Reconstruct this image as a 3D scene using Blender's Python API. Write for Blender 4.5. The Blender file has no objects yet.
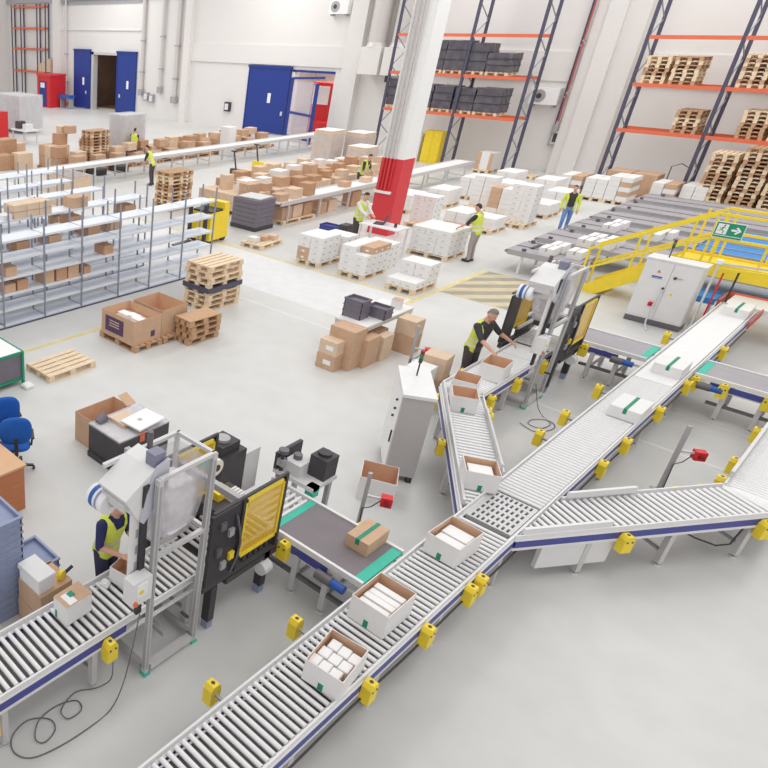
import bpy, bmesh, math, random
from mathutils import Vector, Matrix
import numpy as np
random.seed(7)
PI = math.pi
scene = bpy.context.scene
COL = scene.collection

# ------------------------------------------------------------------ camera
cam_d = bpy.data.cameras.new('camera'); cam = bpy.data.objects.new('camera', cam_d)
COL.objects.link(cam); scene.camera = cam
YAW, PITCH, ROLL = -.90933, .48266, -.0055213
ca, sa, cb, sb = math.cos(YAW), math.sin(YAW), math.cos(PITCH), math.sin(PITCH)
Fv = Vector((sa*cb, ca*cb, -sb)); Rv = Vector((ca, -sa, 0)); Dv = Fv.cross(Rv)
R2 = math.cos(ROLL)*Rv + math.sin(ROLL)*Dv; D2 = -math.sin(ROLL)*Rv + math.cos(ROLL)*Dv
m3 = Matrix((R2, -D2, -Fv)).transposed()
cam.matrix_world = Matrix.Translation((0, 0, 6.2)) @ m3.to_4x4()
cam_d.sensor_width = 36; cam_d.lens = 677.6/768*36
cam_d.shift_x = (384-71.75)/768; cam_d.shift_y = 0
cam_d.clip_end = 300; cam_d.clip_start = .1

# ------------------------------------------------------------------ light and exposure
world = bpy.data.worlds.new('world'); scene.world = world; world.use_nodes = True
bgn = world.node_tree.nodes['Background']
bgn.inputs[0].default_value = (1, .998, .992, 1); bgn.inputs[1].default_value = .84
def ceiling_lamp(x, y, sx, sy, power):
    l = bpy.data.lights.new('skylight_strip', 'AREA'); l.shape = 'RECTANGLE'; l.size = sx; l.size_y = sy
    l.energy = power; l.color = (1, .995, .985)
    o = bpy.data.objects.new('skylight_strip', l); COL.objects.link(o); o.location = (x, y, 11.5)
for lx in (-45, -30, -18, -9, 0):
    for ly in (8, 22, 34):
        ceiling_lamp(lx, ly, 2.5, 9, {8: 260, 22: 270, 34: 600 if lx < -25 else 420}[ly])
vs = scene.view_settings
vs.view_transform = 'Standard'; vs.look = 'None'; vs.gamma = 1; vs.use_curve_mapping = False; vs.exposure = -.15

# ------------------------------------------------------------------ materials
def lin(c):
    return tuple(((v/255)/12.92 if v/255 <= .04045 else ((v/255+.055)/1.055)**2.4) for v in c)
MATS = {}
def mat(name, rgb, rough=.6, metal=0, var=.06, scale=8, bump=0, alpha=1, emit=0, stretch=None):
    m = bpy.data.materials.new(name); m.use_nodes = True
    nt = m.node_tree; b = nt.nodes['Principled BSDF']
    c = lin(rgb)
    tc = nt.nodes.new('ShaderNodeTexCoord'); n = nt.nodes.new('ShaderNodeTexNoise')
    n.inputs['Scale'].default_value = scale; n.inputs['Detail'].default_value = 3
    if stretch:
        mp = nt.nodes.new('ShaderNodeMapping'); mp.inputs['Scale'].default_value = stretch
        nt.links.new(tc.outputs['Object'], mp.inputs[0]); nt.links.new(mp.outputs[0], n.inputs['Vector'])
    else:
        nt.links.new(tc.outputs['Object'], n.inputs['Vector'])
    rp = nt.nodes.new('ShaderNodeValToRGB')
    rp.color_ramp.elements[0].position = .3; rp.color_ramp.elements[1].position = .7
    rp.color_ramp.elements[0].color = (*[v*(1-var) for v in c], 1)
    rp.color_ramp.elements[1].color = (*[min(1, v*(1+var)) for v in c], 1)
    nt.links.new(n.outputs['Fac'], rp.inputs[0]); nt.links.new(rp.outputs[0], b.inputs['Base Color'])
    b.inputs['Roughness'].default_value = rough; b.inputs['Metallic'].default_value = metal
    if bump:
        bp = nt.nodes.new('ShaderNodeBump'); bp.inputs['Strength'].default_value = bump; bp.inputs['Distance'].default_value = .01
        nt.links.new(n.outputs['Fac'], bp.inputs['Height']); nt.links.new(bp.outputs[0], b.inputs['Normal'])
    if alpha < 1: b.inputs['Alpha'].default_value = alpha
    if emit:
        b.inputs['Emission Color'].default_value = (*c, 1); b.inputs['Emission Strength'].default_value = emit
    MATS[name] = m
    return m
mat('alu', (212, 210, 210), .42, .25, .03)
mat('white_metal', (232, 231, 231), .45, 0, .02)
mat('grey_metal', (176, 174, 177), .5, .2, .04)
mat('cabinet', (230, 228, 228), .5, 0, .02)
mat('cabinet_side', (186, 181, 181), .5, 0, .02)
mat('roller', (236, 235, 235), .35, .12, .02)
mat('blue_plate', (70, 74, 152), .45, 0, .05)
mat('blue_motor', (42, 92, 178), .4, 0, .05)
mat('yellow', (248, 218, 56), .45, 0, .04)
mat('yellow_rail', (246, 220, 60), .45, 0, .03)
mat('yellow_clear', (240, 198, 44), .35, 0, .03, alpha=.6)
mat('hood_side', (198, 198, 208), .5, 0, .02)
mat('black', (58, 55, 59), .5, 0, .1)
mat('dark', (70, 66, 70), .55, 0, .1)
mat('gap_shade', (122, 112, 114), .7, 0, .05)  # shade between conveyor rollers, put into a colour
mat('belt_dark', (128, 120, 124), .6, 0, .05, 3)
mat('belt_grey', (166, 161, 166), .6, 0, .05, 3)
mat('belt_white', (238, 237, 237), .5, 0, .02)
mat('belt_blue', (54, 140, 214), .5, 0, .04)
mat('green', (60, 190, 165), .5, 0, .04)
mat('tape_green', (22, 140, 108), .5, 0, .08)
mat('carton', (205, 170, 141), .8, 0, .07, 6)
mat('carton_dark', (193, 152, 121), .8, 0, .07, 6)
mat('carton_light', (222, 196, 170), .8, 0, .06, 6)
mat('carton_white', (236, 234, 233), .75, 0, .02, 5)
mat('carton_grey', (214, 212, 212), .75, 0, .02, 5)
mat('paper', (244, 243, 243), .8, 0, .02)
mat('wood', (235, 212, 182), .8, 0, .12, 5, .2, stretch=(2, 14, 14))
mat('wood_old', (198, 160, 126), .8, 0, .15, 5, .2, stretch=(2, 14, 14))
mat('desk_wood', (198, 124, 82), .55, 0, .08, 4, 0, stretch=(1, 1, 8))
mat('desk_top', (222, 178, 138), .5, 0, .05, 4)
mat('orange', (226, 112, 78), .5, 0, .04)
mat('rack_blue', (82, 80, 100), .5, .1, .06)
mat('shelf_white', (226, 230, 238), .45, .1, .02)
mat('shelf_post', (150, 154, 168), .45, .25, .04)
mat('wrap_black', (90, 86, 94), .35, 0, .25, 3, .5)
mat('tote_grey', (132, 132, 152), .5, 0, .06)
mat('tote_dark', (118, 112, 124), .5, 0, .06)
mat('tote_blue', (146, 156, 186), .5, 0, .06)
mat('red', (216, 44, 50), .5, 0, .04)
mat('red_col', (222, 62, 70), .5, 0, .03)
mat('col_white', (246, 245, 244), .6, 0, .02)
mat('door_blue', (32, 58, 142), .45, 0, .04)
mat('wall_white', (232, 228, 225), .7, 0, .012, .4)
mat('pipe', (214, 208, 205), .45, .2, .03)
mat('pipe_red', (190, 96, 92), .5, 0, .05)
mat('lining', (218, 180, 150), .85, 0, .05, 6)
mat('purple', (92, 66, 96), .7, 0, .1)
mat('chair_blue', (20, 92, 182), .8, 0, .06)
mat('sign_green', (24, 150, 110), .5, 0, .02)
mat('skin', (222, 170, 146), .55, 0, .04)
mat('hair', (70, 54, 48), .8, 0, .15, 30)
mat('hair_grey', (140, 128, 122), .8, 0, .15, 30)
mat('vest', (220, 233, 92), .6, 0, .05)
mat('reflective', (225, 225, 220), .4, .2, .03)
mat('shirt_navy', (44, 48, 98), .8, 0, .08)
mat('shirt_dark', (64, 60, 66), .8, 0, .08)
mat('shirt_black', (62, 58, 56), .8, 0, .08)
mat('shirt_white', (228, 222, 220), .8, 0, .04)
mat('jeans', (108, 142, 198), .85, 0, .1)
mat('trousers_grey', (172, 160, 158), .85, 0, .06)
mat('trousers_dark', (84, 74, 74), .85, 0, .06)
mat('trousers_navy', (56, 58, 88), .85, 0, .06)
mat('shoe', (70, 64, 66), .6, 0, .1)
mat('mouth', (176, 104, 94), .6)
mat('floor_yellow', (222, 206, 150), .7, 0, .1, 3)
mat('floor_white', (224, 223, 223), .6, 0, .04, 3)
mat('floor_hatch', (206, 192, 160), .7, 0, .1, 3)
mat('floor_dark', (164, 156, 140), .7, 0, .08, 3)
mat('screen', (60, 66, 66), .3, 0, .05)
mat('steel_dark', (112, 108, 114), .45, .3, .08)
mat('joint', (196, 195, 192), .7)
mat('red_lamp', (150, 30, 44), .4); mat('green_lamp', (20, 140, 100), .4)
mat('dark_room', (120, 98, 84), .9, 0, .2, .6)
# film: wrapping film / net bag, thin and milky
def film(name, rgb, a0, a1, sc=9):
    m = mat(name, rgb, .35, 0, .06, 6, .5); nt = m.node_tree; b = nt.nodes['Principled BSDF']
    n = nt.nodes.new('ShaderNodeTexNoise'); n.inputs['Scale'].default_value = sc; n.inputs['Detail'].default_value = 5
    tc = nt.nodes.new('ShaderNodeTexCoord'); nt.links.new(tc.outputs['Object'], n.inputs['Vector'])
    mr = nt.nodes.new('ShaderNodeMapRange'); mr.inputs[1].default_value = .3; mr.inputs[2].default_value = .7
    mr.inputs[3].default_value = a0; mr.inputs[4].default_value = a1
    nt.links.new(n.outputs['Fac'], mr.inputs[0]); nt.links.new(mr.outputs[0], b.inputs['Alpha'])
film('net', (228, 224, 228), .3, .55, 3)
mat('fluff', (226, 222, 226), .5, 0, .12, 9, .8)
film('glassy', (215, 218, 235), .2, .24, 1.2)
film('stretch', (226, 224, 228), .35, .6, 1.3)
# floor: pale epoxy with soft stains
def floor_mat():
    m = bpy.data.materials.new('floor'); m.use_nodes = True; nt = m.node_tree; b = nt.nodes['Principled BSDF']
    tc = nt.nodes.new('ShaderNodeTexCoord')
    n1 = nt.nodes.new('ShaderNodeTexNoise'); n1.inputs['Scale'].default_value = .22; n1.inputs['Detail'].default_value = 4
    n2 = nt.nodes.new('ShaderNodeTexNoise'); n2.inputs['Scale'].default_value = 2.2; n2.inputs['Detail'].default_value = 6
    for n in (n1, n2): nt.links.new(tc.outputs['Object'], n.inputs['Vector'])
    r1 = nt.nodes.new('ShaderNodeValToRGB'); r1.color_ramp.elements[0].position = .35; r1.color_ramp.elements[1].position = .68
    r1.color_ramp.elements[0].color = (*lin((207, 206, 203)), 1); r1.color_ramp.elements[1].color = (*lin((219, 218, 216)), 1)
    r2 = nt.nodes.new('ShaderNodeValToRGB'); r2.color_ramp.elements[0].position = .3; r2.color_ramp.elements[1].position = .6
    r2.color_ramp.elements[0].color = (.95, .95, .94, 1); r2.color_ramp.elements[1].color = (1, 1, 1, 1)
    nt.links.new(n1.outputs['Fac'], r1.inputs[0]); nt.links.new(n2.outputs['Fac'], r2.inputs[0])
    mx = nt.nodes.new('ShaderNodeMix'); mx.data_type = 'RGBA'; mx.blend_type = 'MULTIPLY'; mx.inputs[0].default_value = 1
    nt.links.new(r1.outputs[0], mx.inputs[6]); nt.links.new(r2.outputs[0], mx.inputs[7])
    nt.links.new(mx.outputs[2], b.inputs['Base Color']); b.inputs['Roughness'].default_value = .42
    b.inputs['Specular IOR Level'].default_value = .3
    MATS['floor'] = m
floor_mat()

# ------------------------------------------------------------------ helpers
class MB:
    """collects boxes, bars, tubes and prisms into one mesh, several materials allowed"""
    def __init__(s): s.v = []; s.f = []; s.mi = []; s.mats = []; s.sm = []
    def _m(s, m):
        if m not in s.mats: s.mats.append(m)
        return s.mats.index(m)
    def add(s, vs, fs, m=None, smooth=False):
        o = len(s.v); s.v += [tuple(v) for v in vs]; k = s._m(m)
        for f in fs: s.f.append(tuple(i+o for i in f)); s.mi.append(k); s.sm.append(smooth)
        return s
    def box(s, x0, x1, y0, y1, z0, z1, m=None, rz=0, c=None):
        p = [Vector((x, y, z)) for z in (z0, z1) for y in (y0, y1) for x in (x0, x1)]
        if rz:
            c = Vector(c or ((x0+x1)/2, (y0+y1)/2, 0)); M = Matrix.Rotation(rz, 3, 'Z'); p = [M @ (q-c) + c for q in p]
        return s.add(p, [(0, 2, 3, 1), (4, 5, 7, 6), (0, 1, 5, 4), (2, 6, 7, 3), (0, 4, 6, 2), (1, 3, 7, 5)], m)
    def cbox(s, x, y, z, sx, sy, sz, m=None, rz=0): return s.box(x-sx/2, x+sx/2, y-sy/2, y+sy/2, z, z+sz, m, rz)
    def bar(s, a, b, w, h=None, m=None, up=(0, 0, 1)):
        a, b = Vector(a), Vector(b); h = h or w; d = (b-a).normalized(); u = Vector(up)
        if abs(d.dot(u)) > .98: u = Vector((0, 1, 0))
        x = d.cross(u).normalized()*w/2; y = x.cross(d).normalized()*h/2
        p = [q+sx*x+sy*y for q in (a, b) for sy in (-1, 1) for sx in (-1, 1)]
        return s.add(p, [(0, 2, 3, 1), (4, 5, 7, 6), (0, 1, 5, 4), (2, 6, 7, 3), (0, 4, 6, 2), (1, 3, 7, 5)], m)
    def cyl(s, a, b, r, r2=None, m=None, n=10, cap=True):
        a, b = Vector(a), Vector(b); r2 = r if r2 is None else r2; d = (b-a).normalized()
        u = Vector((0, 0, 1)) if abs(d.z) < .9 else Vector((1, 0, 0)); x = d.cross(u).normalized(); y = d.cross(x)
        p = []
        for q, rr in ((a, r), (b, r2)):
            for i in range(n): t = 2*PI*i/n; p.append(q + rr*(math.cos(t)*x + math.sin(t)*y))
        s.add(p, [(i, (i+1) % n, n+(i+1) % n, n+i) for i in range(n)], m, True)
        if cap: s.add(p[:n], [tuple(range(n-1, -1, -1))], m); s.add(p[n:], [tuple(range(n))], m)
        return s
    def tube(s, pts, r, m=None, n=6):
        pts = [Vector(p) for p in pts]; rings = []; px = None
        for i, p in enumerate(pts):
            d = (pts[min(i+1, len(pts)-1)]-pts[max(i-1, 0)]).normalized()
            u = Vector((0, 0, 1)) if abs(d.z) < .95 else Vector((1, 0, 0))
            x = d.cross(u).normalized() if px is None else (px - d*px.dot(d)).normalized(); px = x; y = d.cross(x)
            rings.append([p + r*(math.cos(2*PI*k/n)*x + math.sin(2*PI*k/n)*y) for k in range(n)])
        vs = [v for rg in rings for v in rg]; fs = []
        for i in range(len(pts)-1):
            for k in range(n): fs.append((i*n+k, i*n+(k+1) % n, (i+1)*n+(k+1) % n, (i+1)*n+k))
        s.add(vs, fs, m, True)
        s.add(vs[:n], [tuple(range(n))], m); return s.add(vs[-n:], [tuple(range(n))], m)
    def prism(s, poly, a0, a1, axis='z', m=None):
        """poly extruded from a0 to a1; axis z: (x,y), x: (y,z), y: (x,z)"""
        f = {'z': lambda p, a: (p[0], p[1], a), 'x': lambda p, a: (a, p[0], p[1]), 'y': lambda p, a: (p[0], a, p[1])}[axis]
        n = len(poly); p = [f(q, a0) for q in poly] + [f(q, a1) for q in poly]
        return s.add(p, [tuple(range(n-1, -1, -1)), tuple(range(n, 2*n))] + [(i, (i+1) % n, n+(i+1) % n, n+i) for i in range(n)], m)
    def mesh(s, name):
        me = bpy.data.meshes.new(name); me.from_pydata(s.v, [], s.f)
        for m in s.mats: me.materials.append(MATS[m] if m else None)
        me.polygons.foreach_set('material_index', s.mi); me.polygons.foreach_set('use_smooth', s.sm)
        bm = bmesh.new(); bm.from_mesh(me); bmesh.ops.recalc_face_normals(bm, faces=bm.faces); bm.to_mesh(me); bm.free()
        me.update(); return me
    def build(s, name, parent=None, loc=(0, 0, 0), rz=0):
        return link(name, s.mesh(name), parent, loc, rz)
def link(name, me, parent=None, loc=(0, 0, 0), rz=0, scale=None):
    o = bpy.data.objects.new(name, me); COL.objects.link(o); o.location = loc; o.rotation_euler = (0, 0, rz)
    if scale: o.scale = scale
    if parent: o.parent = parent
    return o
def thing(name, label, cat, loc=(0, 0, 0), rz=0, group=None):
    o = bpy.data.objects.new(name, None); COL.objects.link(o); o.empty_display_size = .2
    o.location = loc; o.rotation_euler = (0, 0, rz); return tag(o, label, cat, group)
def tag(o, label, cat, group=None, kind=None):
    o['label'] = label; o['category'] = cat
    if group: o['group'] = group
    if kind: o['kind'] = kind
    return o
def struct(o): o['kind'] = 'structure'; return o
def copy_tree(o, parent=None, loc=None, rz=None, label=None, group=None):
    c = o.copy(); COL.objects.link(c); c.parent = parent
    if loc is not None: c.location = loc
    if rz is not None: c.rotation_euler = (0, 0, rz)
    if label: c['label'] = label
    if group: c['group'] = group
    for ch in list(o.children): copy_tree(ch, c)
    return c
_cache = {}
def box_mesh(sx, sy, sz, m, bev=0):
    """shared box mesh with its base centre at the origin"""
    k = (round(sx, 3), round(sy, 3), round(sz, 3), m, bev)
    if k not in _cache:
        me = MB().box(-sx/2, sx/2, -sy/2, sy/2, 0, sz, m).mesh('box')
        if bev:
            bm = bmesh.new(); bm.from_mesh(me); bmesh.ops.bevel(bm, geom=list(bm.edges), offset=bev, segments=1, affect='EDGES'); bm.to_mesh(me); bm.free()
        _cache[k] = me
    return _cache[k]

# ================================================================== SETTING
fl = struct(MB().box(-85, 30, -12, 42, -.2, 0, 'floor').build('floor'))
def paint(poly, m, name='floor_line', z=.003):
    MB().prism(poly, 0, z, 'z', m).build(name, fl)
def rectp(x0, x1, y0, y1): return [(x0, y0), (x1, y0), (x1, y1), (x0, y1)]
paint(rectp(-40, -7.7, 14.6, 17.2), 'floor_white', 'floor_aisle', .002)
paint(rectp(-30, -7.7, 17.25, 17.35), 'floor_yellow')
paint(rectp(-30, 2.5, 13.72, 13.8), 'floor_white')
paint(rectp(-3, 2.5, 15.35, 15.42), 'floor_white')
paint(rectp(-11.2, -11.08, 2, 9.8), 'floor_yellow')
paint(rectp(-7.72, -7.6, 16.6, 21.3), 'floor_yellow')
hx0, hx1, hy0, hy1 = -7.6, -5.8, 18.4, 21.3
paint(rectp(hx0, hx1, hy0, hy1), 'floor_hatch', 'hatched_zone', .004)
def clip_poly(poly, a, b, c):      # keep a*x+b*y <= c
    out = []
    for i in range(len(poly)):
        p, q = poly[i], poly[(i+1) % len(poly)]; dp, dq = a*p[0]+b*p[1]-c, a*q[0]+b*q[1]-c
        if dp <= 0: out.append(p)
        if dp*dq < 0: t = dp/(dp-dq); out.append((p[0]+t*(q[0]-p[0]), p[1]+t*(q[1]-p[1])))
    return out
k = -19.0
while k < -15.7:
    pl = clip_poly(clip_poly(rectp(hx0+.04, hx1-.04, hy0+.04, hy1-.04), .789, -.614, k+.27), -.789, .614, -k)
    if len(pl) > 2: paint(pl, 'floor_dark', 'hatch_stripe', .006)
    k += .56

# far wall with two gate openings, bands and pilasters
WY = 40.3
ops = [(-49.2, -45.9, 4.5), (-28.9, -25.9, 3.95)]
w = MB(); xs = -85
for a, b, h in ops:
    w.box(xs, a, WY, WY+.4, 0, 13, 'wall_white'); w.box(a, b, WY, WY+.4, h, 13, 'wall_white'); xs = b
w.box(xs, 30, WY, WY+.4, 0, 13, 'wall_white')
struct(w.build('wall_back'))
# panel band standing proud of the wall, upper panels
def trim(n, mb): struct(mb.build('trim_%d' % n))
trim(1, MB().box(-38.4, -24.8, WY-.12, WY, 4.2, 5.35, 'wall_white'))
trim(2, MB().box(-24, -13.2, WY-.12, WY, 4.1, 5.38, 'wall_white'))
trim(3, MB().box(-10.6, 20, WY-.12, WY, 4.1, 5.38, 'wall_white'))
trim(4, MB().box(-53.3, -43.3, WY-.1, WY, 6.1, 6.16, 'cabinet').box(-53.3, -43.3, WY-.08, WY, 8.0, 8.3, 'grey_metal'))
trim(5, MB().box(-64, -53.8, WY-.25, WY, 8.25, 8.6, 'grey_metal').box(-53.2, -38, WY-.25, WY, 8.32, 8.7, 'grey_metal'))
# pilasters
def pilaster(n, x0, x1, d, extra=None):
    mb = MB().box(x0, x1, WY-d, WY, 0, 13, 'wall_white')
    if extra: mb.box(extra[0], extra[1], WY-d-.25, WY-d, 0, 13, 'wall_white')
    trim(n, mb)
pilaster(6, -25.2, -24.2, .5); pilaster(7, -13.0, -11.0, .45, (-12.5, -11.8))
pilaster(8, -54.3, -53.4, .4); pilaster(9, -38.4, -37.8, .35); pilaster(10, -62.9, -61.9, 1.6)
# rooms behind the gates
def back_room(n, x0, x1, h, d, m):
    def piece(name, *a): struct(MB().box(*a, m).build(name))
    piece('wall_room_back_%d' % n, x0-2, x1+2, WY+.4+d, WY+.6+d, 0, h+.5); piece('wall_room_left_%d' % n, x0-2.2, x0-2, WY+.4, WY+.6+d, 0, h+.5); piece('wall_room_right_%d' % n, x1+2, x1+2.2, WY+.4, WY+.6+d, 0, h+.5)
    piece('ceiling_room_%d' % n, x0-2.2, x1+2.2, WY+.4, WY+.6+d, h+.5, h+.7); piece('floor_room_%d' % n, x0-2.2, x1+2.2, 42, WY+.6+d, -.2, 0)
    l = bpy.data.lights.new('room_fill_light', 'AREA'); l.size = 1.5; l.energy = 60 if n == 1 else 160; l.color = (1, .9, .78)  # added fill light that brightens the room, no known fixture
    o = bpy.data.objects.new('room_fill_light', l); COL.objects.link(o); o.location = ((x0+x1)/2, WY+2.5, h+.4)
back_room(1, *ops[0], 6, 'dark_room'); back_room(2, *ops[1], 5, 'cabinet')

# sliding gates
def gate(n, x0, x1, h, y, m='door_blue', sticker=True, handle=None):
    d = struct(MB().box(x0, x1, y-.1, y, .06, h, m).build('door_%d' % n))
    MB().box(x0-.05, x1+.05, y-.16, y-.1+.1, h, h+.14, m).build('top_track', d)
    for q in (x0, x1-.07): MB().box(q, q+.07, y-.125, y-.1, .06, h, m).build('edge_frame', d)
    if sticker: MB().box((x0+x1)/2+.1, (x0+x1)/2+.35, y-.106, y-.1, 1.9, 2.5, 'paper').build('notice', d)
    if handle: MB().box(handle-.08, handle+.08, y-.14, y-.1, 1.2, 1.45, 'alu').build('handle', d)
    return d
gate(1, -51.5, -49.3, 4.55, WY-.05, handle=-49.8); gate(2, -45.85, -43.55, 4.5, WY-.05, handle=-45.4)
gate(3, -32.35, -29.0, 4.0, WY-.05, handle=-29.3)
struct(MB().box(-49.25, -48.95, WY-.06, WY+.4, 0, 4.5, 'alu').box(-49.25, -45.9, WY-.06, WY+.4, 4.3, 4.5, 'alu').build('trim_11'))
struct(MB().box(-28.95, -28.75, WY-.06, WY+.4, 0, 3.95, 'cabinet').box(-28.95, -25.9, WY-.06, WY+.3, 3.85, 3.98, 'door_blue').build('trim_12'))
# open blue framed gate leaf with clear panel
g = thing('gate_leaf', 'open blue steel gate leaf with clear panel in front of the right wall opening', 'gate', (0, 0, 0))
A, B = Vector((-28.1, 39.2, 0)), Vector((-25.6, 38.2, 0))
for q, zz in ((A, 3.6), (B, 3.4)): MB().bar(q, q+Vector((0, 0, zz)), .16, .16, 'door_blue').build('frame_post', g)
for za, zb, e in ((3.55, 3.75, .5), (.2, .2, 0), (1.6, 1.6, 0)): MB().bar(A+Vector((0, 0, za)), B+Vector((e, -.4*e, zb)), .13, .13, 'door_blue').build('frame_rail', g)
MB().bar(A+Vector((0, .02, 1.85)), B+Vector((0, .02, 1.85)), .01, 3.2, 'glassy').build('clear_panel', g)
# things seen through the gates
rk = thing('storage_rack', 'dark storage rack inside the dim room behind the left gate', 'rack', (-47.5, 45.2, 0))
for x in (-1.5, 0, 1.5): MB().box(x-.05, x+.05, -.4, .4, 0, 4.2, 'rack_blue').build('upright', rk)
for z in (.9, 1.8, 2.7, 3.6): MB().box(-1.6, 1.6, -.4, .4, z, z+.08, 'carton_dark').build('shelf', rk)
for i in range(14):
    x = -48.8+random.random()*2.6; z = random.choice((.98, 1.88, 2.78))
    o = link('carton', box_mesh(.5, .5, .35+.1*(i % 3), 'carton_dark' if i % 2 else 'dark'), None, (x, 45.2, z))
    tag(o, 'small dim carton on the dark rack behind the left gate', 'box', 'cartons behind the left gate')
for i, (x, y, m) in enumerate(((-47.2, 42.6, 'paper'), (-46.6, 43.2, 'carton'), (-48.3, 43.4, 'dark'))):
    o = link('carton', box_mesh(.7, .6, .9, m), None, (x, y, 0)); tag(o, ('white', 'tan', 'dark')[i]+' carton standing just inside the left gate', 'box')
o = MB().box(-28.6, -27.2, 42.2, 43.4, 0, 3.2, 'red').box(-28.5, -27.3, 42.15, 42.2, 1.9, 3.0, 'paper').build('red_machine'); tag(o, 'tall red machine with white panel behind the right gate', 'machine')
for i in range(3):
    o = link('wrapped_load', box_mesh(.8, .9, 1.9, 'tote_grey'), None, (-26.9+.9*i, 44.4, 0)); tag(o, 'grey wrapped load standing inside the room behind the right gate', 'pallet load', 'loads behind the right gate')
o = link('red_cart', box_mesh(1.4, .8, .9, 'red', .03), None, (-27.0, 41.9, 0)); tag(o, 'low red cart behind the clear gate panel', 'cart')

# wall fittings -----------------------------------------------------
def ac_unit(x, z, label):
    t = thing('air_conditioner', label, 'air conditioner', (x, WY, z))
    MB().box(-.62, .62, -.42, -.02, 0, .75, 'col_white').build('casing', t)
    MB().cyl((-.22, -.42, .38), (-.22, -.44, .38), .29, None, 'grey_metal', 20).build('fan_grille', t)
    MB().cyl((-.22, -.44, .38), (-.22, -.455, .38), .12, None, 'dark', 12).build('fan_hub', t)
    for q in (-.46, .46): MB().box(q-.04, q+.04, -.4, 0, -.1, 0, 'grey_metal').build('bracket', t)
ac_unit(-26.15, 7.05, 'white outdoor air conditioner unit high up over the right gate')
ac_unit(-14.1, 3.05, 'white air conditioner unit on the wall between the racks')
def duct(x, z0, z1, r, label, y=WY-.2, m='pipe', name='wall_duct'):
    t = thing(name, label, 'pipe', (x, y, 0))
    MB().cyl((0, 0, z0), (0, 0, z1), r, None, m, 10).build('pipe', t)
    MB().box(-r*1.6, r*1.6, -r*1.2, r*1.2, z0-.45, z0, 'grey_metal').build('end_box', t)
    for z in (z0+1.2, z0+3.4): MB().box(-r*1.25, r*1.25, -r*1.2, .2, z, z+.08, 'grey_metal').build('clamp', t)
duct(-42.8, 2.0, 12, .13, 'leftmost grey pipe running up the far wall right of the blue gate')
duct(-40.7, 2.3, 12, .12, 'second grey pipe from the blue gate on the far wall')
duct(-39.1, 1.7, 12, .15, 'third grey pipe on the far wall beside the pilaster')
duct(-52.6, .8, 12, .1, 'thin white pipe on the wall beside the red booth')
duct(-13.3, 2.2, 12, .05, 'dark vertical pipe on the wall left of the white pilaster', m='rack_blue')
duct(-13.1, 2.4, 12, .035, 'thin red vertical pipe left of the white pilaster', y=WY-.6, m='pipe_red')
for i, x in enumerate((-23.1, -21.7)):
    t = thing('ventilation_duct', ('left', 'right')[i]+' of the two fat white ducts hanging on the wall behind the column', 'duct', (x, WY-.75, 0))
    MB().cyl((0, 0, 5.6), (0, 0, 13), .5, None, 'pipe', 16).build('duct', t)
    MB().box(-.6, .6, -.55, .6, 4.0, 5.4, 'wall_white').build('outlet_box', t)
    MB().cyl((0, 0, 5.4), (0, 0, 5.62), .6, .5, 'pipe', 16).build('collar', t)
t = thing('fire_extinguisher', 'small dark fitting hanging under the two white ducts', 'fitting', (-22.4, WY-.3, 3.6))
MB().cyl((0, 0, 0), (0, 0, .45), .1, None, 'dark', 8).build('body', t); MB().cyl((0, 0, .45), (0, 0, 5), .03, None, 'grey_metal', 6).build('rod', t)
t = thing('wall_panel_frame', 'small framed notice board on the wall right of the black bale rack', 'notice board', (-12.95, WY-.05, 1.2))
MB().box(-.45, .45, -.12, 0, 0, .8, 'grey_metal').build('frame', t); MB().box(-.36, .36, -.13, -.12, .1, .7, 'carton_grey').build('panel', t)
MB().box(-.3, .0, -.14, -.13, .2, .6, 'dark').build('print', t)
for i, (x, z) in enumerate(((-42.2, 1.2), (-41.6, 1.1), (-33.9, 1.1))):
    t = thing('wall_box', ('grey switch box low on the wall beside the blue gate', 'smaller grey switch box on the wall near the pipes', 'dark call button on the wall left of the right gate')[i], 'switch box', (x, WY, z))
    MB().box(-.22, .22, -.25, 0, 0, .6, 'grey_metal' if i < 2 else 'dark').build('casing', t); MB().box(-.15, .15, -.27, -.25, .1, .5, 'cabinet').build('cover', t)

# red booth + left rack
t = thing('red_booth', 'red cabin with a dark blue door against the far wall', 'booth', (-52.95, 38.75, 0))
MB().box(-.95, .95, -.85, .85, 0, 2.55, 'red').build('body', t); MB().box(-1.02, 1.02, -.92, .9, 2.55, 2.7, 'red_col').build('roof', t)
MB().box(-.6, .4, -.89, -.85, .1, 2.1, 'door_blue').build('door', t); MB().box(-.4, .2, -.91, -.89, 1.6, 2.0, 'paper').build('sign', t)
o = MB().box(-.8, .8, -.3, .3, .85, 1.1, 'blue_motor').box(-.7, -.6, -.2, .2, 0, .85, 'grey_metal').box(.6, .7, -.2, .2, 0, .85, 'grey_metal').build('blue_bench', None, (-50.9, 38.9, 0)); tag(o, 'narrow blue bench in front of the left blue gate', 'bench')

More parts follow.
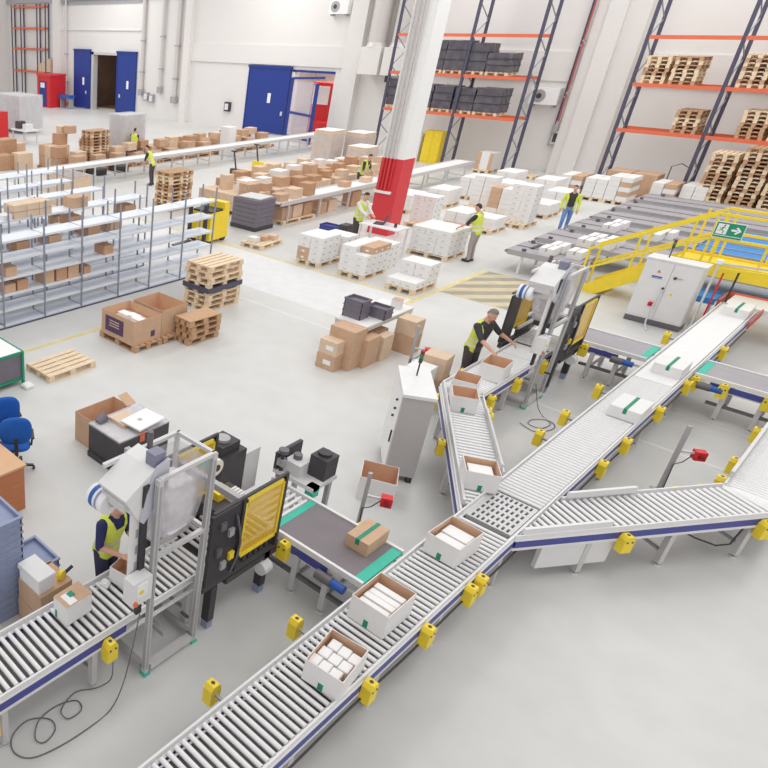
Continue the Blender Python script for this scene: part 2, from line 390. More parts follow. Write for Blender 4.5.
def pallet_rack(label, xs, y0, y1, levels, top, zbase=0, pw=.06, brace=True):
    t = thing('pallet_rack', label, 'rack', (0, 0, zbase))
    for x in xs:
        up = MB()
        for y in (y0, y1): up.box(x-pw, x+pw, y-pw+.01, y+pw-.01, 0, top, 'rack_blue')
        z = .4 if brace else top
        while z+1.1 < top:
            up.bar((x, y0, z), (x, y1, z+.7), .035, .035, 'shelf_post').bar((x, y1, z+.7), (x, y0, z+1.4), .035, .035, 'shelf_post'); z += 1.4
        up.box(x-.1, x+.1, y0-.1, y0+.1, 0, .02, 'rack_blue')
        up.build('upright', t)
    for a, b in zip(xs, xs[1:]):
        for z in levels:
            for y in (y0-.03, y1+.03): MB().box(a+.06, b-.06, y-.03, y+.03, z-.14, z, 'orange').build('beam', t)
    return t
pallet_rack('tall rack holding black wrapped bales, left of the white pilaster', (-20.6, -16.85, -13.93), 37.0, 38.2, (2.6, 4.36, 6.1), 12)
pallet_rack('tall rack holding stacks of empty wooden pallets at right', (-10.0, -7.03, -4.05, -1.1), 37.0, 38.2, (2.6, 4.36, 6.1), 12)
pallet_rack('orange and black rack in the far left corner', (-60.7, -59.2, -56.6, -55.3), 39.85, 40.2, (2.7, 4.6, 6.3, 8.0), 8.15, 0, .05, False)
for i in range(3):
    o = link('carton', box_mesh(.55, .3, .7+.2*i, 'carton_light'), None, (-57.9+.62*i+1.6, 40.02, 2.7)); tag(o, 'pale carton on the rack in the far left corner', 'box', 'cartons on the corner rack')

# red and white column with pipes
t = struct(MB().box(-.37, .37, -.37, .37, 0, 2.5, 'red_col').box(-.37, .37, -.37, .37, 2.5, 13, 'col_white').build('column_1', None, (-11.78, 22.79, 0)))
for i, (dx, r) in enumerate(((-.27, .03), (-.15, .025), (-.03, .04), (.1, .02))):
    MB().cyl((dx, -.42, 1.45), (dx, -.42, 13), r, None, 'pipe', 8).build('pipe', t)
    MB().cyl((dx, -.42, 1.45), (dx, -.42, 2.5), r+.004, None, 'red_col', 8).build('pipe_sleeve', t)
MB().box(-.36, .2, -.47, -.37, 1.38, 1.46, 'paper').build('bracket', t)

# ================================================================== CONVEYORS
ROLL = MB().cyl((-.5, 0, 0), (.5, 0, 0), .0255, None, 'roller', 10).mesh('roller')
ROLLB = MB().cyl((-.5, 0, 0), (.5, 0, 0), .0285, None, 'roller', 10).mesh('roller')
GUARD = MB()
GUARD.prism([(-.07, 0), (.07, 0), (.07, .2), (.04, .25), (-.04, .25), (-.07, .2)], -.05, .05, 'x', 'yellow')
GUARD = GUARD.mesh('guard')
GHOLE = MB().cyl((.05, -.035, .17), (.054, -.035, .17), .014, None, 'dark', 8).cyl((.05, .035, .17), (.054, .035, .17), .014, None, 'dark', 8).cyl((0, 0, .25), (0, 0, .254), .02, None, 'dark', 8).mesh('screw_holes')
def guard(p, x, y, z, rz=0):
    o = link('yellow_guard', GUARD, p, (x, y, z), rz); link('screw_holes', GHOLE, o)['kind'] = 'stuff'; return o
def leg_mesh(zt):
    k = ('leg', zt)
    if k not in _cache:
        _cache[k] = MB().box(-.035, .035, -.035, .035, .05, zt, 'alu').cyl((0, 0, 0), (0, 0, .025), .05, .04, 'alu', 10).cyl((0, 0, .02), (0, 0, .06), .015, None, 'steel_dark', 6).mesh('leg')
    return _cache[k]
Z = .75
def conveyor(name, label, loc, rz, W, yl, yr, pitch=0, roll=(0, 0), clip=None, legs=(), guards=(), blue=True, belts=(), rollmesh=None, z=Z, hi=(), bmax=None, shade_sheet=None, goff=0):
    """travel along local +y; yl / yr = ranges of the left and right rail; W = outer width"""
    t = thing(name, label, 'conveyor', loc, rz); h = W/2
    for s, (a, b) in ((-1, yl), (1, yr)):
        x = s*(h-.03)
        MB().box(x-.01+s*.01, x+.01+s*.01, a, b, z-.06, z+.02, 'white_metal').box(x-.03, x+.03, a, b, z-.06, z-.045, 'white_metal').box(x-.012+s*.02, x+.012+s*.02, a, b, z-.2, z-.16, 'white_metal').build('side_rail', t)
        if blue: MB().box(min(s*(h-.035), s*h), max(s*(h-.035), s*h), a+.02, (b if bmax is None else bmax)-.02, z-.165, z-.062, 'blue_plate').build('side_plate', t)
    if pitch:
        y = roll[0]
        while y <= roll[1]:
            x0, x1 = -h+.06, h-.06
            if clip: x0, x1 = clip(y, x0, x1)
            if x1-x0 > .06: link('roller', rollmesh or ROLL, t, ((x0+x1)/2, y, z-.03), 0, (x1-x0, 1, 1))
            y += pitch
    if shade_sheet: MB().box(-h+.07, h-.07, shade_sheet[0], shade_sheet[1], z-.15, z-.12, 'gap_shade').build('gap_shade_sheet', t)  # dark sheet added to stand for the shade between the rollers
    for (a, b, m) in belts: MB().box(-h+.06, h-.06, a, b, z-.04, z, m).build('belt', t)
    for y in legs:
        for s in (-1, 1): link('leg', leg_mesh(z-.16), t, (s*(h-.06), y, 0))
        MB().bar((-h+.06, y, .22), (h-.06, y, .22), .035, .035, 'grey_metal').build('cross_bar', t)
    for (y, s) in guards:
        gx = h+.055+(goff if s < 0 else 0); guard(t, s*gx, y, z-.32+goff*.4, 0 if s > 0 else PI)
        if goff and s < 0: MB().bar((-h, y, z-.14), (-gx, y, z-.14), .03, .03, 'grey_metal').build('guard_bracket', t)
    return t
XM = -2.095
def clip_line(ox, oy, rz, xlim, side):
    """roller ends cut off at world x = xlim"""
    c, s = math.cos(rz), math.sin(rz)
    def f(y, x0, x1):
        # world x of local (x,y): ox + c*x - s*y
        xx = (xlim-ox+s*y)/c
        return (x0, min(x1, xx)) if side < 0 else (max(x0, xx), x1)
    return f
main = conveyor('main_conveyor', 'long white roller conveyor running diagonally from the bottom edge to the far right', (XM, 0, 0), 0, .67,
    (1.4, 20.6), (1.4, 20.6), 0, legs=(2.3, 3.9, 5.3, 6.6, 8.1, 10.2, 11.8, 13.5, 15.1, 17, 18.8),
    guards=((3.75, -1), (5.05, -1), (2.9, 1), (4.95, 1), (6.05, 1), (7.0, 1), (7.25, 1), (11.05, 1), (12.05, 1), (13.65, 1), (15.2, 1), (11.25, -1), (12.25, -1), (13.75, -1), (17.6, 1), (17.6, -1)),
    belts=((14.62, 20.55, 'belt_white'),), goff=.13)
y = 1.6
while y < 8.2: link('roller', ROLL, main, (0, y, Z-.03), 0, (.57, 1, 1)); y += .088
y = 9.14
while y < 14.6: link('roller', ROLLB, main, (0, y, Z-.03), 0, (.57, 1, 1)); y += .085
MB().box(-.27, .27, 8.26, 9.08, Z-.12, Z-.03, 'alu').build('diverter_plate', main)
whl = MB()
for i in range(6):
    for j in range(8):
        x = -.21+.42*j/7; yy = 8.33+.68*i/5
        whl.add([(x-.014, yy-.035, Z-.029), (x+.014, yy-.045, Z-.029), (x+.014, yy+.035, Z-.029), (x-.014, yy+.045, Z-.029)], [(0, 1, 2, 3)], 'dark')
        whl.box(x-.008, x+.008, yy-.02, yy+.02, Z-.05, Z-.02, 'steel_dark')
o = whl.build('pop_up_wheels', main); o['kind'] = 'stuff'
MB().box(-.28, .28, 1.5, 20.5, Z-.2, Z-.17, 'gap_shade').build('gap_shade_sheet', main)  # added sheet, coloured as the shade under the main rollers
MB().tube([(.36, y, .5+.02*math.sin(y*3)) for y in np.arange(2, 20, .3)], .012, 'dark').build('cable', main)

S = math.radians(30)
spL = (-2.43, 8.87); spR = (-1.76, 8.87)
def mot(t, x, y, z=.5, m='blue_motor'):
    MB().cyl((x-.12, y, z), (x+.14, y, z), .06, None, m, 12).build('motor', t)
tl = conveyor('spur_conveyor', 'angled roller conveyor branching left from the main line towards the far packing station', (*spL, 0), S, .67,
    (-.56, 3.22), (.6, 3.02), .09, (-.5, 3.1), clip_line(*spL, S, -2.44, -1), legs=(.9, 2.6), guards=((1.35, -1), (2.95, -1), (2.55, 1), (2.75, 1)), rollmesh=ROLLB, shade_sheet=(.3, 3.1))
MB().box(-.30, -.27, -.45, 3.2, Z+.02, Z+.1, 'alu').build('side_guide', tl); MB().box(.27, .30, .65, 2.4, Z+.02, Z+.1, 'alu').build('side_guide', tl)
tr = conveyor('spur_conveyor', 'angled roller conveyor branching right from the main line at the right edge', (*spR, 0), -S, .67,
    (.6, 3.02), (-.56, 3.22), .1, (-.5, 3.1), clip_line(*spR, -S, -1.75, 1), legs=(.55, 1.75, 2.9), guards=((.95, 1), (2.95, 1), (2.45, -1), (2.85, -1)), rollmesh=ROLLB, shade_sheet=(.3, 3.1))
MB().box(.27, .31, -.45, .75, Z+.02, Z+.1, 'cabinet').build('side_guide', tr); MB().box(-.31, -.27, .65, 1.65, Z+.02, Z+.11, 'cabinet').build('side_guide', tr)
MB().box(.24, .3, -.1, .9, .18, .52, 'cabinet').build('drive_cover', tr)
MB().tube([(.1, 1.85, .55), (.16, 2.3, .3), (.2, 2.65, .16), (.24, 2.8, .2), (.26, 2.85, .55)], .012, 'dark').build('cable', tr)

# packing line: infeed rollers, transfer, return belt.  dy = 0 near line, 9.59 far line
XI = -4.01
in1 = conveyor('infeed_conveyor', 'roller conveyor leading to the near bagging frame, lower left', (XI, 0, 0), 0, .68, (.6, 5.0), (.6, 5.0), (.09), (.65, 4.95),
    legs=(1.2, 2.1, 3.2, 4.6), guards=((3.33, 1), (1.9, 1), (3.5, -1)), rollmesh=ROLL, bmax=3.62, shade_sheet=(.7, 4.9))
in2 = conveyor('infeed_conveyor', 'roller conveyor leading to the far bagging frame, behind the grey cabinet', (XI, 9.59, 0), 0, .68, (2.0, 5.0), (2.1, 5.0), .075, (2.1, 4.95),
    legs=(2.2, 3.3, 4.6), guards=((2.35, 1), (3.4, 1), (3.0, -1), (4.6, 1)), bmax=4.0, shade_sheet=(2.2, 4.9))
in3 = conveyor('infeed_conveyor', 'roller conveyor leaving the right spur along the right edge', (.01-.19, 9.59, 0), 0, .68, (2.1, 7.0), (2.0, 7.0), .075, (2.1, 6.9),
    legs=(2.5, 4.0, 5.5), guards=((2.45, -1), (3.2, -1), (4.6, -1)), shade_sheet=(2.2, 6.9))
for (t, px, s) in ((in3, -.53, 1), (in2, -3.67, -1)):      # fanned rollers in the bends
    for a in (-25, -18, -11, -4):
        r = math.radians(a)*s; wx, wy = px+s*.33*math.cos(r), 11.68+s*.33*math.sin(r)
        link('bend_roller', ROLLB, t, (wx-t.location.x, wy-t.location.y, Z-.03), r, (.6, 1, 1))
MB().box(-.34, -.3, 2.3, 7, Z+.02, Z+.12, 'alu').build('side_guide', in3)
for (t, d) in ((in1, 0), (in2, 0)):
    MB().box(-.28, .28, 4.2, 4.29, Z-.05, Z-.02, 'dark').build('gap_plate', t)

def return_belt(label, x0, x1, y0, first_rollers, flip=False):
    """belt across to the main line, along x"""
    t = thing('return_conveyor', label, 'conveyor', (0, 0, 0)); y1 = y0+.86
    for y in (y0, y1):
        MB().box(x0, x1, y-.02, y+.02, Z-.06, Z+.02, 'white_metal').box(x0, x1, y-.012, y+.012, Z-.2, Z-.16, 'white_metal').build('side_rail', t)
    s = y0-.03
    xa, xb = (x1-1.0, x1-.42) if not flip else (x0+.25, x1)
    MB().box(xa, xb, s, s+.02, Z-.17, Z-.07, 'blue_plate').build('side_plate', t)
    if first_rollers:
        x = x0+.04
        while x < x0+.62: link('roller', ROLL, t, (x, (y0+y1)/2, Z-.03), PI/2, (.78, 1, 1)); x += .09
        bx0 = x0+.72
        MB().box(x0+.63, bx0, y0+.03, y1-.03, Z-.03, Z+.004, 'green').build('green_strip', t)
    else: bx0 = x0+.02
    bx1 = x1-.12
    if flip:
        MB().box(x0, x0+.12, y0+.03, y1-.03, Z-.03, Z+.004, 'green').build('green_strip', t); MB().box(x0+.12, x1, y0+.03, y1-.03, Z-.05, Z, 'belt_grey').build('belt', t)
    else:
        MB().box(bx0, bx1, y0+.03, y1-.03, Z-.05, Z, 'belt_dark' if first_rollers else 'belt_grey').build('belt', t)
        MB().box(bx1, x1, y0+.03, y1-.03, Z-.03, Z+.004, 'green').build('green_strip', t)
    for x in ((x1-1.35, x1-.82, x1-.4) if not flip else (x0+.5, x0+1.0, x0+2)):
        for y in (y0, y1): link('leg', leg_mesh(Z-.16), t, (x, y, 0))
        MB().bar((x, y0, .25), (x, y1, .25), .04, .04, 'grey_metal').build('cross_bar', t)
    MB().bar((x0+.3, y0, .3), (x1-.1, y0, .3), .05, .05, 'steel_dark').build('long_bar', t)
    xm = x1-.3 if not flip else x0+.3
    MB().cyl((xm-.2, y0-.1, .6), (xm, y0-.1, .6), .065, None, 'steel_dark', 12).cyl((xm, y0-.1, .6), (xm+.16, y0-.1, .6), .055, None, 'blue_motor', 12).build('motor', t)
    for x in ((x1-1.24, x1-.98) if not flip else (x0+.05, x0+.45, x0+1.05)): guard(t, x, y0-.08, Z-.27, -PI/2)
    if not flip: guard(t, x1-.6, y1+.09, Z-.28, PI/2)
    return t
rb1 = return_belt('grey belt conveyor carrying a taped carton from the box sealer to the main line', -4.35, -2.46, 6.03, True)
rb2 = return_belt('grey belt conveyor from the far sealer to the main line before the cabinet', -3.75, -2.46, 15.62, False)
guard(rb2, -3.3, 15.62+.97, Z-.28, PI/2)
rb3 = return_belt('grey belt conveyor joining the main line from the right edge', -1.73, .9, 15.6, False, True)

# discharge at the far end of the main line: cross belt
t = thing('cross_conveyor', 'white belt conveyor turning right at the far end of the main line', 'conveyor', (0, 0, 0))
MB().box(-2.35, 2.5, 20.65, 21.5, Z-.05, Z+.02, 'belt_white').build('belt', t)
MB().box(-2.45, 2.5, 21.5, 21.53, Z-.12, Z+.06, 'orange').build('side_rail', t); MB().box(-2.5, -2.45, 20.65, 21.5, Z-.12, Z+.05, 'pipe_red').build('side_rail', t); MB().box(-1.72, -1.69, 19.4, 20.6, Z-.1, Z+.06, 'pipe_red').build('side_rail', t)
for x in (-2.3, -.5, 1.4):
    for y in (20.7, 21.4): link('leg', leg_mesh(Z-.06), t, (x, y, 0))
t = thing('light_barrier', 'thin arch of posts with a red pole beside the far end of the main line', 'barrier', (0, 0, 0))
MB().cyl((-2.65, 19.9, 0), (-2.65, 19.9, 1.75), .022, None, 'alu').build('post', t); MB().cyl((-2.55, 20.2, .3), (-2.55, 20.2, 1.5), .018, None, 'red').build('red_pole', t)
MB().bar((-2.65, 19.9, 1.75), (-.6, 21.6, 1.5), .04, .04, 'alu').build('top_bar', t); MB().cyl((-2.35, 20.55, .8), (-2.35, 20.55, 1.5), .02, None, 'black').build('black_pole', t)
MB().bar((-2.65, 20.0, 1.62), (-.6, 21.7, 1.36), .05, .05, 'yellow').build('yellow_bar', t)
MB().cbox(-2.65, 19.9, 1.75, .1, .1, .08, 'paper').build('sensor', t); MB().cyl((-.6, 21.65, 0), (-.6, 21.65, 1.5), .03, None, 'alu').build('post', t)

# ================================================================== BAGGING FRAMES AND SEALERS
def bagging_frame(label, dy):
    t = thing('bagging_frame', label, 'machine', (-3.5, 3.75+dy, 0)); P = .028
    for y in (0, .73): MB().box(-P, P, y-P, y+P, .02, 2.57, 'alu').box(-.015, .015, y-P-.006, y-P, .1, 2.5, 'grey_metal').box(P, P+.006, y-.012, y+.012, .1, 2.5, 'grey_metal').build('post', t)
    for y in (0, .73): MB().cbox(0, y, 0, .085, .085, .03, 'green').build('foot', t)
    MB().box(-.04, .04, .05, .68, .06, .13, 'alu').build('base_bar', t)
    for y in (0, .73): MB().box(-1.0, -.05, y-.03, y+.03, .06, .12, 'grey_metal').build('base_bar', t)
    MB().box(-1.03, -.97, -.03, .76, .06, .12, 'grey_metal').build('base_bar', t)
    MB().box(-.95, -.06, .3, .36, .3, .36, 'grey_metal').build('cross_bar', t)
    # upper cage
    MB().box(-.49, 0, .71, .75, 2.54, 2.58, 'alu').build('cage_rail', t)
    for x, a in ((-.49, -.26), (0, 0)): MB().box(x-.02, x+.02, a, .75, 2.54, 2.58, 'alu').build('cage_rail', t)
    for y in (.73,): MB().box(-.51, -.47, y-.02, y+.02, 1.6, 2.54, 'alu').build('cage_post', t)
    for x, a in ((-.49, .3), (0, 0)): MB().box(x-.02, x+.02, a, .75, 1.61, 1.66, 'alu').build('cage_rail', t)
    MB().box(-.49, 0, .71, .75, 1.61, 1.66, 'alu').build('cage_rail', t)
    # net bag, slightly bulging
    bag = MB(); rows = 8; rings = []
    for i in range(rows+1):
        f = i/rows; z = 1.62+.88*f; k = 1-.35*(1-f)**3
        ring = []
        for (u, v) in ((0, 0), (.5, -.03), (1, 0), (1.03, .5), (1, 1), (.5, 1.03), (0, 1), (-.03, .5)):
            ring.append((-.46+(.43*((u-.5)*k+.5)), .05+.65*((v-.5)*k+.5), z))
        rings.append(ring)
    vs = [p for r in rings for p in r]; n = 8
    bag.add(vs, [(i*n+j, i*n+(j+1) % n, (i+1)*n+(j+1) % n, (i+1)*n+j) for i in range(rows) for j in range(n)], 'net', True)
    bag.add(vs[:n], [tuple(range(n))], 'net'); bag.build('net_bag', t)
    bm = bmesh.new(); bmesh.ops.create_icosphere(bm, subdivisions=4, radius=1); rr = random.Random(5)
    from mathutils import noise
    for v in bm.verts:
        q = v.co.copy(); k = 1+.16*noise.noise(q*3.1)+.1*noise.noise(q*7.3)
        v.co = Vector((-.25+.19*math.copysign(abs(q.x)**.6, q.x)*k, .38+.3*math.copysign(abs(q.y)**.6, q.y)*k, 1.98+.33*math.copysign(abs(q.z)**.7, q.z)*k))
    fm = bpy.data.meshes.new('film_filling'); bm.to_mesh(fm); bm.free(); fm.materials.append(MATS['fluff']); link('film_filling', fm, t)
    # hood
    hd = MB(); hd.prism([(-.34, 2.42), (.0, 2.62), (.16, 2.66), (.16, 2.4), (-.12, 2.1), (-.18, 2.14)], -.47, -.08, 'x', 'cabinet')
    hood = hd.build('hood', t)
    MB().prism([(-.1, 2.4), (.02, 2.66), (.17, 2.7), (.17, 2.38), (-.12, 2.08), (-.16, 2.12)], -.08, -.05, 'x', 'hood_side').build('side_plate', hood)
    MB().box(-.22, -.1, .02, .16, 2.62, 2.76, 'tote_grey').build('motor_cover', hood)
    MB().bar((-.44, -.3, 2.3), (-.12, -.3, 2.3), .04, .09, 'alu').build('roller_box', hood)
    # film roll on an arm
    rl = MB().cyl((-.58, -.28, 2.2), (-.36, -.28, 2.2), .12, None, 'paper', 20).build('film_roll', t)
    MB().cyl((-.54, -.28, 2.2), (-.49, -.28, 2.2), .122, None, 'belt_blue' if 0 else 'blue_motor', 20, False).cyl((-.46, -.28, 2.2), (-.43, -.28, 2.2), .122, None, 'tote_blue', 20, False).build('blue_print', rl)
    MB().bar((-.36, -.28, 2.2), (-.1, -.15, 2.3), .04, .04, 'grey_metal').build('roll_arm', t)
    # side chute plate with holes
    ch = MB().box(-.14, -.1, -.22, -.02, 1.15, 2.2, 'cabinet').build('chute_plate', t)
    for z in (1.3, 1.5, 1.7, 1.9): MB().box(-.1, -.096, -.17, -.07, z, z+.1, 'grey_metal').build('slot', ch)
    MB().box(-.1, -.06, -.13, -.06, .9, 2.5, 'black').build('black_channel', t)
    # control box
    cb_ = MB().box(-.08, .06, -.31, -.06, 1.2, 1.5, 'white_metal').build('control_box', t)
    MB().box(.06, .065, -.26, -.12, 1.3, 1.46, 'paper').build('front_sticker', cb_); MB().cyl((.06, -.28, 1.25), (.09, -.28, 1.25), .025, None, 'orange', 8).build('button', cb_)
    MB().cyl((.065, -.2, 1.36), (.07, -.2, 1.36), .03, None, 'yellow', 8).build('warning_spot', cb_)
    MB().box(-.6, -.1, .1, .16, 2.5, 2.56, 'grey_metal').cyl((-.45, .3, 2.1), (-.45, .3, 2.75), .03, None, 'steel_dark', 8).build('tensioner', t)
    MB().cyl((0, .5, .6), (.1, .5, .6), .02, None, 'black', 6).build('clamp_knob', t)
    return t
bagging_frame('near aluminium bagging frame with net bag, hood and film roll', 0)
bagging_frame('far aluminium bagging frame with net bag and hood beside the worker at the middle', 9.59)

def sealer(label, dy):
    t = thing('box_sealer', label, 'machine', (-4.0, 5.0+dy, 0))   # local x -.6..+.55, y 0..1
    MB().box(-.5, .5, -.02, .98, .56, .64, 'dark').build('bed', t)
    for x in (-.45, .45):
        for y in (-.22, .72): MB().box(x-.05, x+.05, y-.05, y+.05, .12, .64, 'black').box(x-.045, x+.045, y-.045, y+.045, 0, .3, 'tote_blue').build('leg', t)
    for q in (.42, -.5): MB().box(q, q+.08, -.43, .9, .66, .75, 'dark').build('lower_rail', t)
    y = .06
    while y < 1: link('roller', ROLL, t, (0, y, .72), 0, (.78, 1, 1)); y += .11
    for s in (-1, 1):
        MB().box(s*.5-.02, s*.5+.02, -.42, .06, .76, 1.72, 'black').build('side_panel', t)
        gd = MB().box(s*.52-.008, s*.52+.008, .12, .74, .94, 1.7, 'yellow_clear').build('guard_window', t)
        fr = MB()
        for (a, b, c, d) in ((.09, .12, .91, 1.73), (.74, .77, .91, 1.73)): fr.box(s*.52-.015, s*.52+.015, a, b, c, d, 'yellow')
        fr.box(s*.52-.015, s*.52+.015, .09, .77, .91, .95, 'yellow').box(s*.52-.015, s*.52+.015, .09, .77, 1.69, 1.73, 'yellow').build('guard_frame', gd)
        for q in (.04, .77): MB().box(s*.52-.02, s*.52+.02, q, q+.045, .75, 1.76, 'black').build('black_post', t)
        MB().box(s*.52-.015, s*.52+.015, -.42, .82, 1.76, 1.79, 'dark').build('top_rail', t)
        for i in range(6): MB().box(s*.46-.03, s*.46+.03, .25+.1*i, .31+.1*i, .74, .9, 'dark').build('side_belt', t)
        MB().box(s*.44-.02, s*.44+.02, .2, .9, .9, .96, 'alu').build('belt_bar', t)
    # sealing heads
    MB().box(-.5, .5, .1, .17, 1.6, 1.68, 'grey_metal').build('cross_beam', t)
    h = MB().box(-.2, .15, .15, .72, 1.1, 1.28, 'dark').build('sealing_head', t)
    MB().box(-.17, .0, .3, .52, 1.28, 1.38, 'yellow').build('yellow_cover', h); MB().box(-.05, .13, .42, .68, 1.28, 1.31, 'white_metal').build('roller_tray', h)
    for i in range(4): MB().cyl((-.03+.045*i, .45, 1.33), (-.03+.045*i, .65, 1.33), .016, None, 'roller', 8).build('small_roller', h)
    MB().cyl((-.34, .55, 1.52), (-.26, .55, 1.52), .11, None, 'paper', 16).cyl((-.35, .55, 1.52), (-.25, .55, 1.52), .045, None, 'dark', 12).build('tape_roll', t)
    MB().cyl((-.4, .42, 1.6), (-.32, .42, 1.6), .08, None, 'green', 14).build('tape_roll', t)
    d = MB().box(-.95, -.55, 1.02, 1.5, .6, 1.28, 'shirt_navy' if 0 else 'dark').build('drive_cabinet', t)
    MB().box(-.9, -.6, 1.05, 1.4, 1.28, 1.42, 'black').build('drive_cover', d); MB().cyl((-.75, 1.22, 1.42), (-.75, 1.22, 1.46), .1, None, 'grey_metal', 14).build('fan', d)
    MB().box(-.93, -.58, 1.5, 1.85, .5, 1.15, 'carton_grey').build('control_cabinet', d)
    for i, (y, z, m) in enumerate(((-.3, 1.5, 'steel_dark'), (-.15, 1.35, 'grey_metal'), (-.32, 1.15, 'steel_dark'), (-.1, 1.0, 'yellow'), (-.22, .92, 'grey_metal'))): MB().box(.52, .55, y, y+.08, z, z+.1, m).build('valve', t)
    MB().tube([(.54, -.05, 1.6), (.56, 0, 1.4), (.55, .06, 1.2), (.56, .02, 1.0), (.54, -.04, .8)], .015, 'steel_dark').build('cable', t)
    MB().cyl((.5, .6, .45), (.5, .75, .45), .09, None, 'cabinet', 12).build('air_filter', t)
    return t
sealer('near black box sealer with yellow guard windows next to the near bagging frame', 0)
sealer('far black box sealer with yellow guard windows behind the far bagging frame', 9.59)

def pusher(label, x, y):
    """corner transfer unit beyond the return belt"""
    t = thing('corner_pusher', label, 'machine', (x, y, 0))
    for (a, b) in ((-.25, -.2), (.25, -.2), (-.25, .25), (.25, .25)): MB().box(a-.03, a+.03, b-.03, b+.03, 0, .8, 'grey_metal').build('leg', t)
    MB().box(-.32, .32, -.25, .3, .8, .86, 'carton_grey').build('base_plate', t)
    MB().box(-.32, -.27, -.25, .3, .86, 1.12, 'dark').build('side_plate', t)
    MB().box(-.2, .05, -.2, .1, .86, 1.05, 'carton_grey').build('gearbox', t); MB().box(.05, .3, .0, .28, .86, 1.18, 'dark').build('motor_housing', t)
    MB().cyl((.17, .14, 1.18), (.17, .14, 1.22), .09, None, 'black', 12).build('motor_cap', t)
    MB().box(.2, .32, -.24, -.1, .7, .86, 'green').build('terminal', t); MB().cyl((-.1, -.05, 1.05), (-.1, -.05, 1.12), .06, None, 'steel_dark', 10).build('shaft', t)
    return t
pusher('small grey drive unit with dark housing behind the near roller corner', -4.08, 7.2)
t = thing('sensor_post', 'short black adjustment post with round knob at the near roller corner', 'post', (-4.3, 6.98, 0))
MB().cyl((0, 0, 0), (0, 0, 1.15), .025, None, 'dark', 8).build('rod', t); MB().cyl((0, 0, 1.15), (0, 0, 1.2), .07, None, 'steel_dark', 12).build('knob', t); MB().cbox(0, 0, .95, .1, .1, .1, 'grey_metal').build('clamp', t)

# pedestals with red emergency buttons
def estop(label, x, y, h, rz):
    t = thing('stop_button_post', label, 'post', (x, y, 0), rz)
    MB().box(-.025, .025, -.025, .025, .01, h, 'grey_metal').build('post', t); MB().cbox(0, 0, 0, .16, .16, .015, 'grey_metal').build('base_plate', t)
    MB().box(.0, .22, -.015, .015, h*.62, h*.62+.03, 'alu').build('arm', t)
    b = MB().box(.2, .34, -.06, .06, h*.55, h*.55+.14, 'red').build('button_box', t); MB().cyl((.27, -.06, h*.55+.07), (.27, -.1, h*.55+.07), .035, None, 'red_lamp', 10).build('button', b)
    MB().tube([(.2, 0, h*.6), (.1, -.04, h*.5), (.0, -.05, h*.45), (.02, -.05, .02)], .008, 'dark').build('cable', t)
estop('grey post with a red stop button beside the near return belt', -3.42, 7.7, 1.0, .5)
estop('grey post with a red stop button between the right spur and the main line', -1.15, 12.25, 1.15, .6)
estop('grey post with a red stop button behind the tall grey cabinet', -5.35, 12.5, 1.25, .5)

# ================================================================== CABINETS
t = thing('control_cabinet', 'tall grey metal cabinet with a red and green signal lamp beside the left spur', 'cabinet', (-3.53, 9.42, 0), math.radians(33))
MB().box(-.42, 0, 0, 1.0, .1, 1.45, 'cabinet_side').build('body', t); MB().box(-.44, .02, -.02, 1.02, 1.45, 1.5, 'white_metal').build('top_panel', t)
d = MB().box(-.44, -.42, .03, .97, .12, 1.43, 'white_metal').build('door', t)
for y, z in ((.3, 1.1), (.3, 1.25), (.35, .95)): MB().cyl((-.44, y, z), (-.47, y, z), .02, None, 'dark', 8).build('switch', d)
MB().box(-.46, -.44, .12, .15, .6, .8, 'black').build('handle', d)
for q in (-.34, -.06):
    for r in (.05, .95): MB().cbox(q, r, 0, .08, .1, .1, 'black').build('foot', t)
def lamp(p, x, y, z):
    MB().cyl((x, y, z), (x, y, z+.22), .012, None, 'dark', 8).build('lamp_pole', p)
    MB().cyl((x, y, z+.22), (x, y, z+.3), .028, None, 'dark', 10).cyl((x, y, z+.3), (x, y, z+.36), .03, None, 'green_lamp', 10).cyl((x, y, z+.36), (x, y, z+.42), .03, None, 'red_lamp', 10).build('signal_lamp', p)
lamp(t, -.2, .72, 1.5)
t = thing('control_cabinet', 'large pale grey control cabinet with red switch before the yellow stairs', 'cabinet', (-3.92, 20.1, 0))
MB().box(0, 1.08, 0, .45, .14, 1.53, 'cabinet').build('body', t); MB().box(0, 1.08, .01, .45, 0, .14, 'steel_dark').build('plinth', t); MB().box(-.02, 1.1, -.02, .47, 1.53, 1.56, 'white_metal').build('top_panel', t)
for a, b in ((.02, .53), (.55, 1.06)): MB().box(a, b, -.018, 0, .17, 1.5, 'cabinet').build('door', t)
lg = MB().box(.2, .42, -.02, -.018, 1.1, 1.18, 'paper').build('logo_plate', t)
MB().box(.21, .41, -.022, -.02, 1.135, 1.17, 'blue_plate').box(.21, .41, -.022, -.02, 1.11, 1.125, 'blue_plate').build('logo_print', lg)
MB().prism([(.27, 1.25), (.35, 1.25), (.31, 1.32)], -.021, -.018, 'y', 'orange').build('warning_mark', t)
MB().cyl((.64, -.02, 1.2), (.64, -.05, 1.2), .03, None, 'black', 10).box(.66, .78, -.024, -.018, 1.19, 1.21, 'grey_metal').build('door_lock', t)
MB().cyl((.5, -.02, .92), (.5, -.05, .92), .025, None, 'black', 10).build('door_lock', t)
MB().prism([(.64, .78), (.72, .78), (.68, .86)], -.021, -.018, 'y', 'yellow').build('warning_triangle', t)
b = MB().box(.35, .46, -.05, -.018, .46, .56, 'red').build('main_switch', t); MB().cyl((.405, -.05, .51), (.405, -.08, .51), .025, None, 'red_lamp', 10).build('knob', b)
MB().tube([(.5, -.06, .9), (.47, -.09, .6), (.45, -.1, .35), (.46, -.12, .1), (.5, -.2, .02), (.6, -.5, .02)], .018, 'carton_grey').build('cable_hose', t)
lamp(t, .32, .3, 1.56)

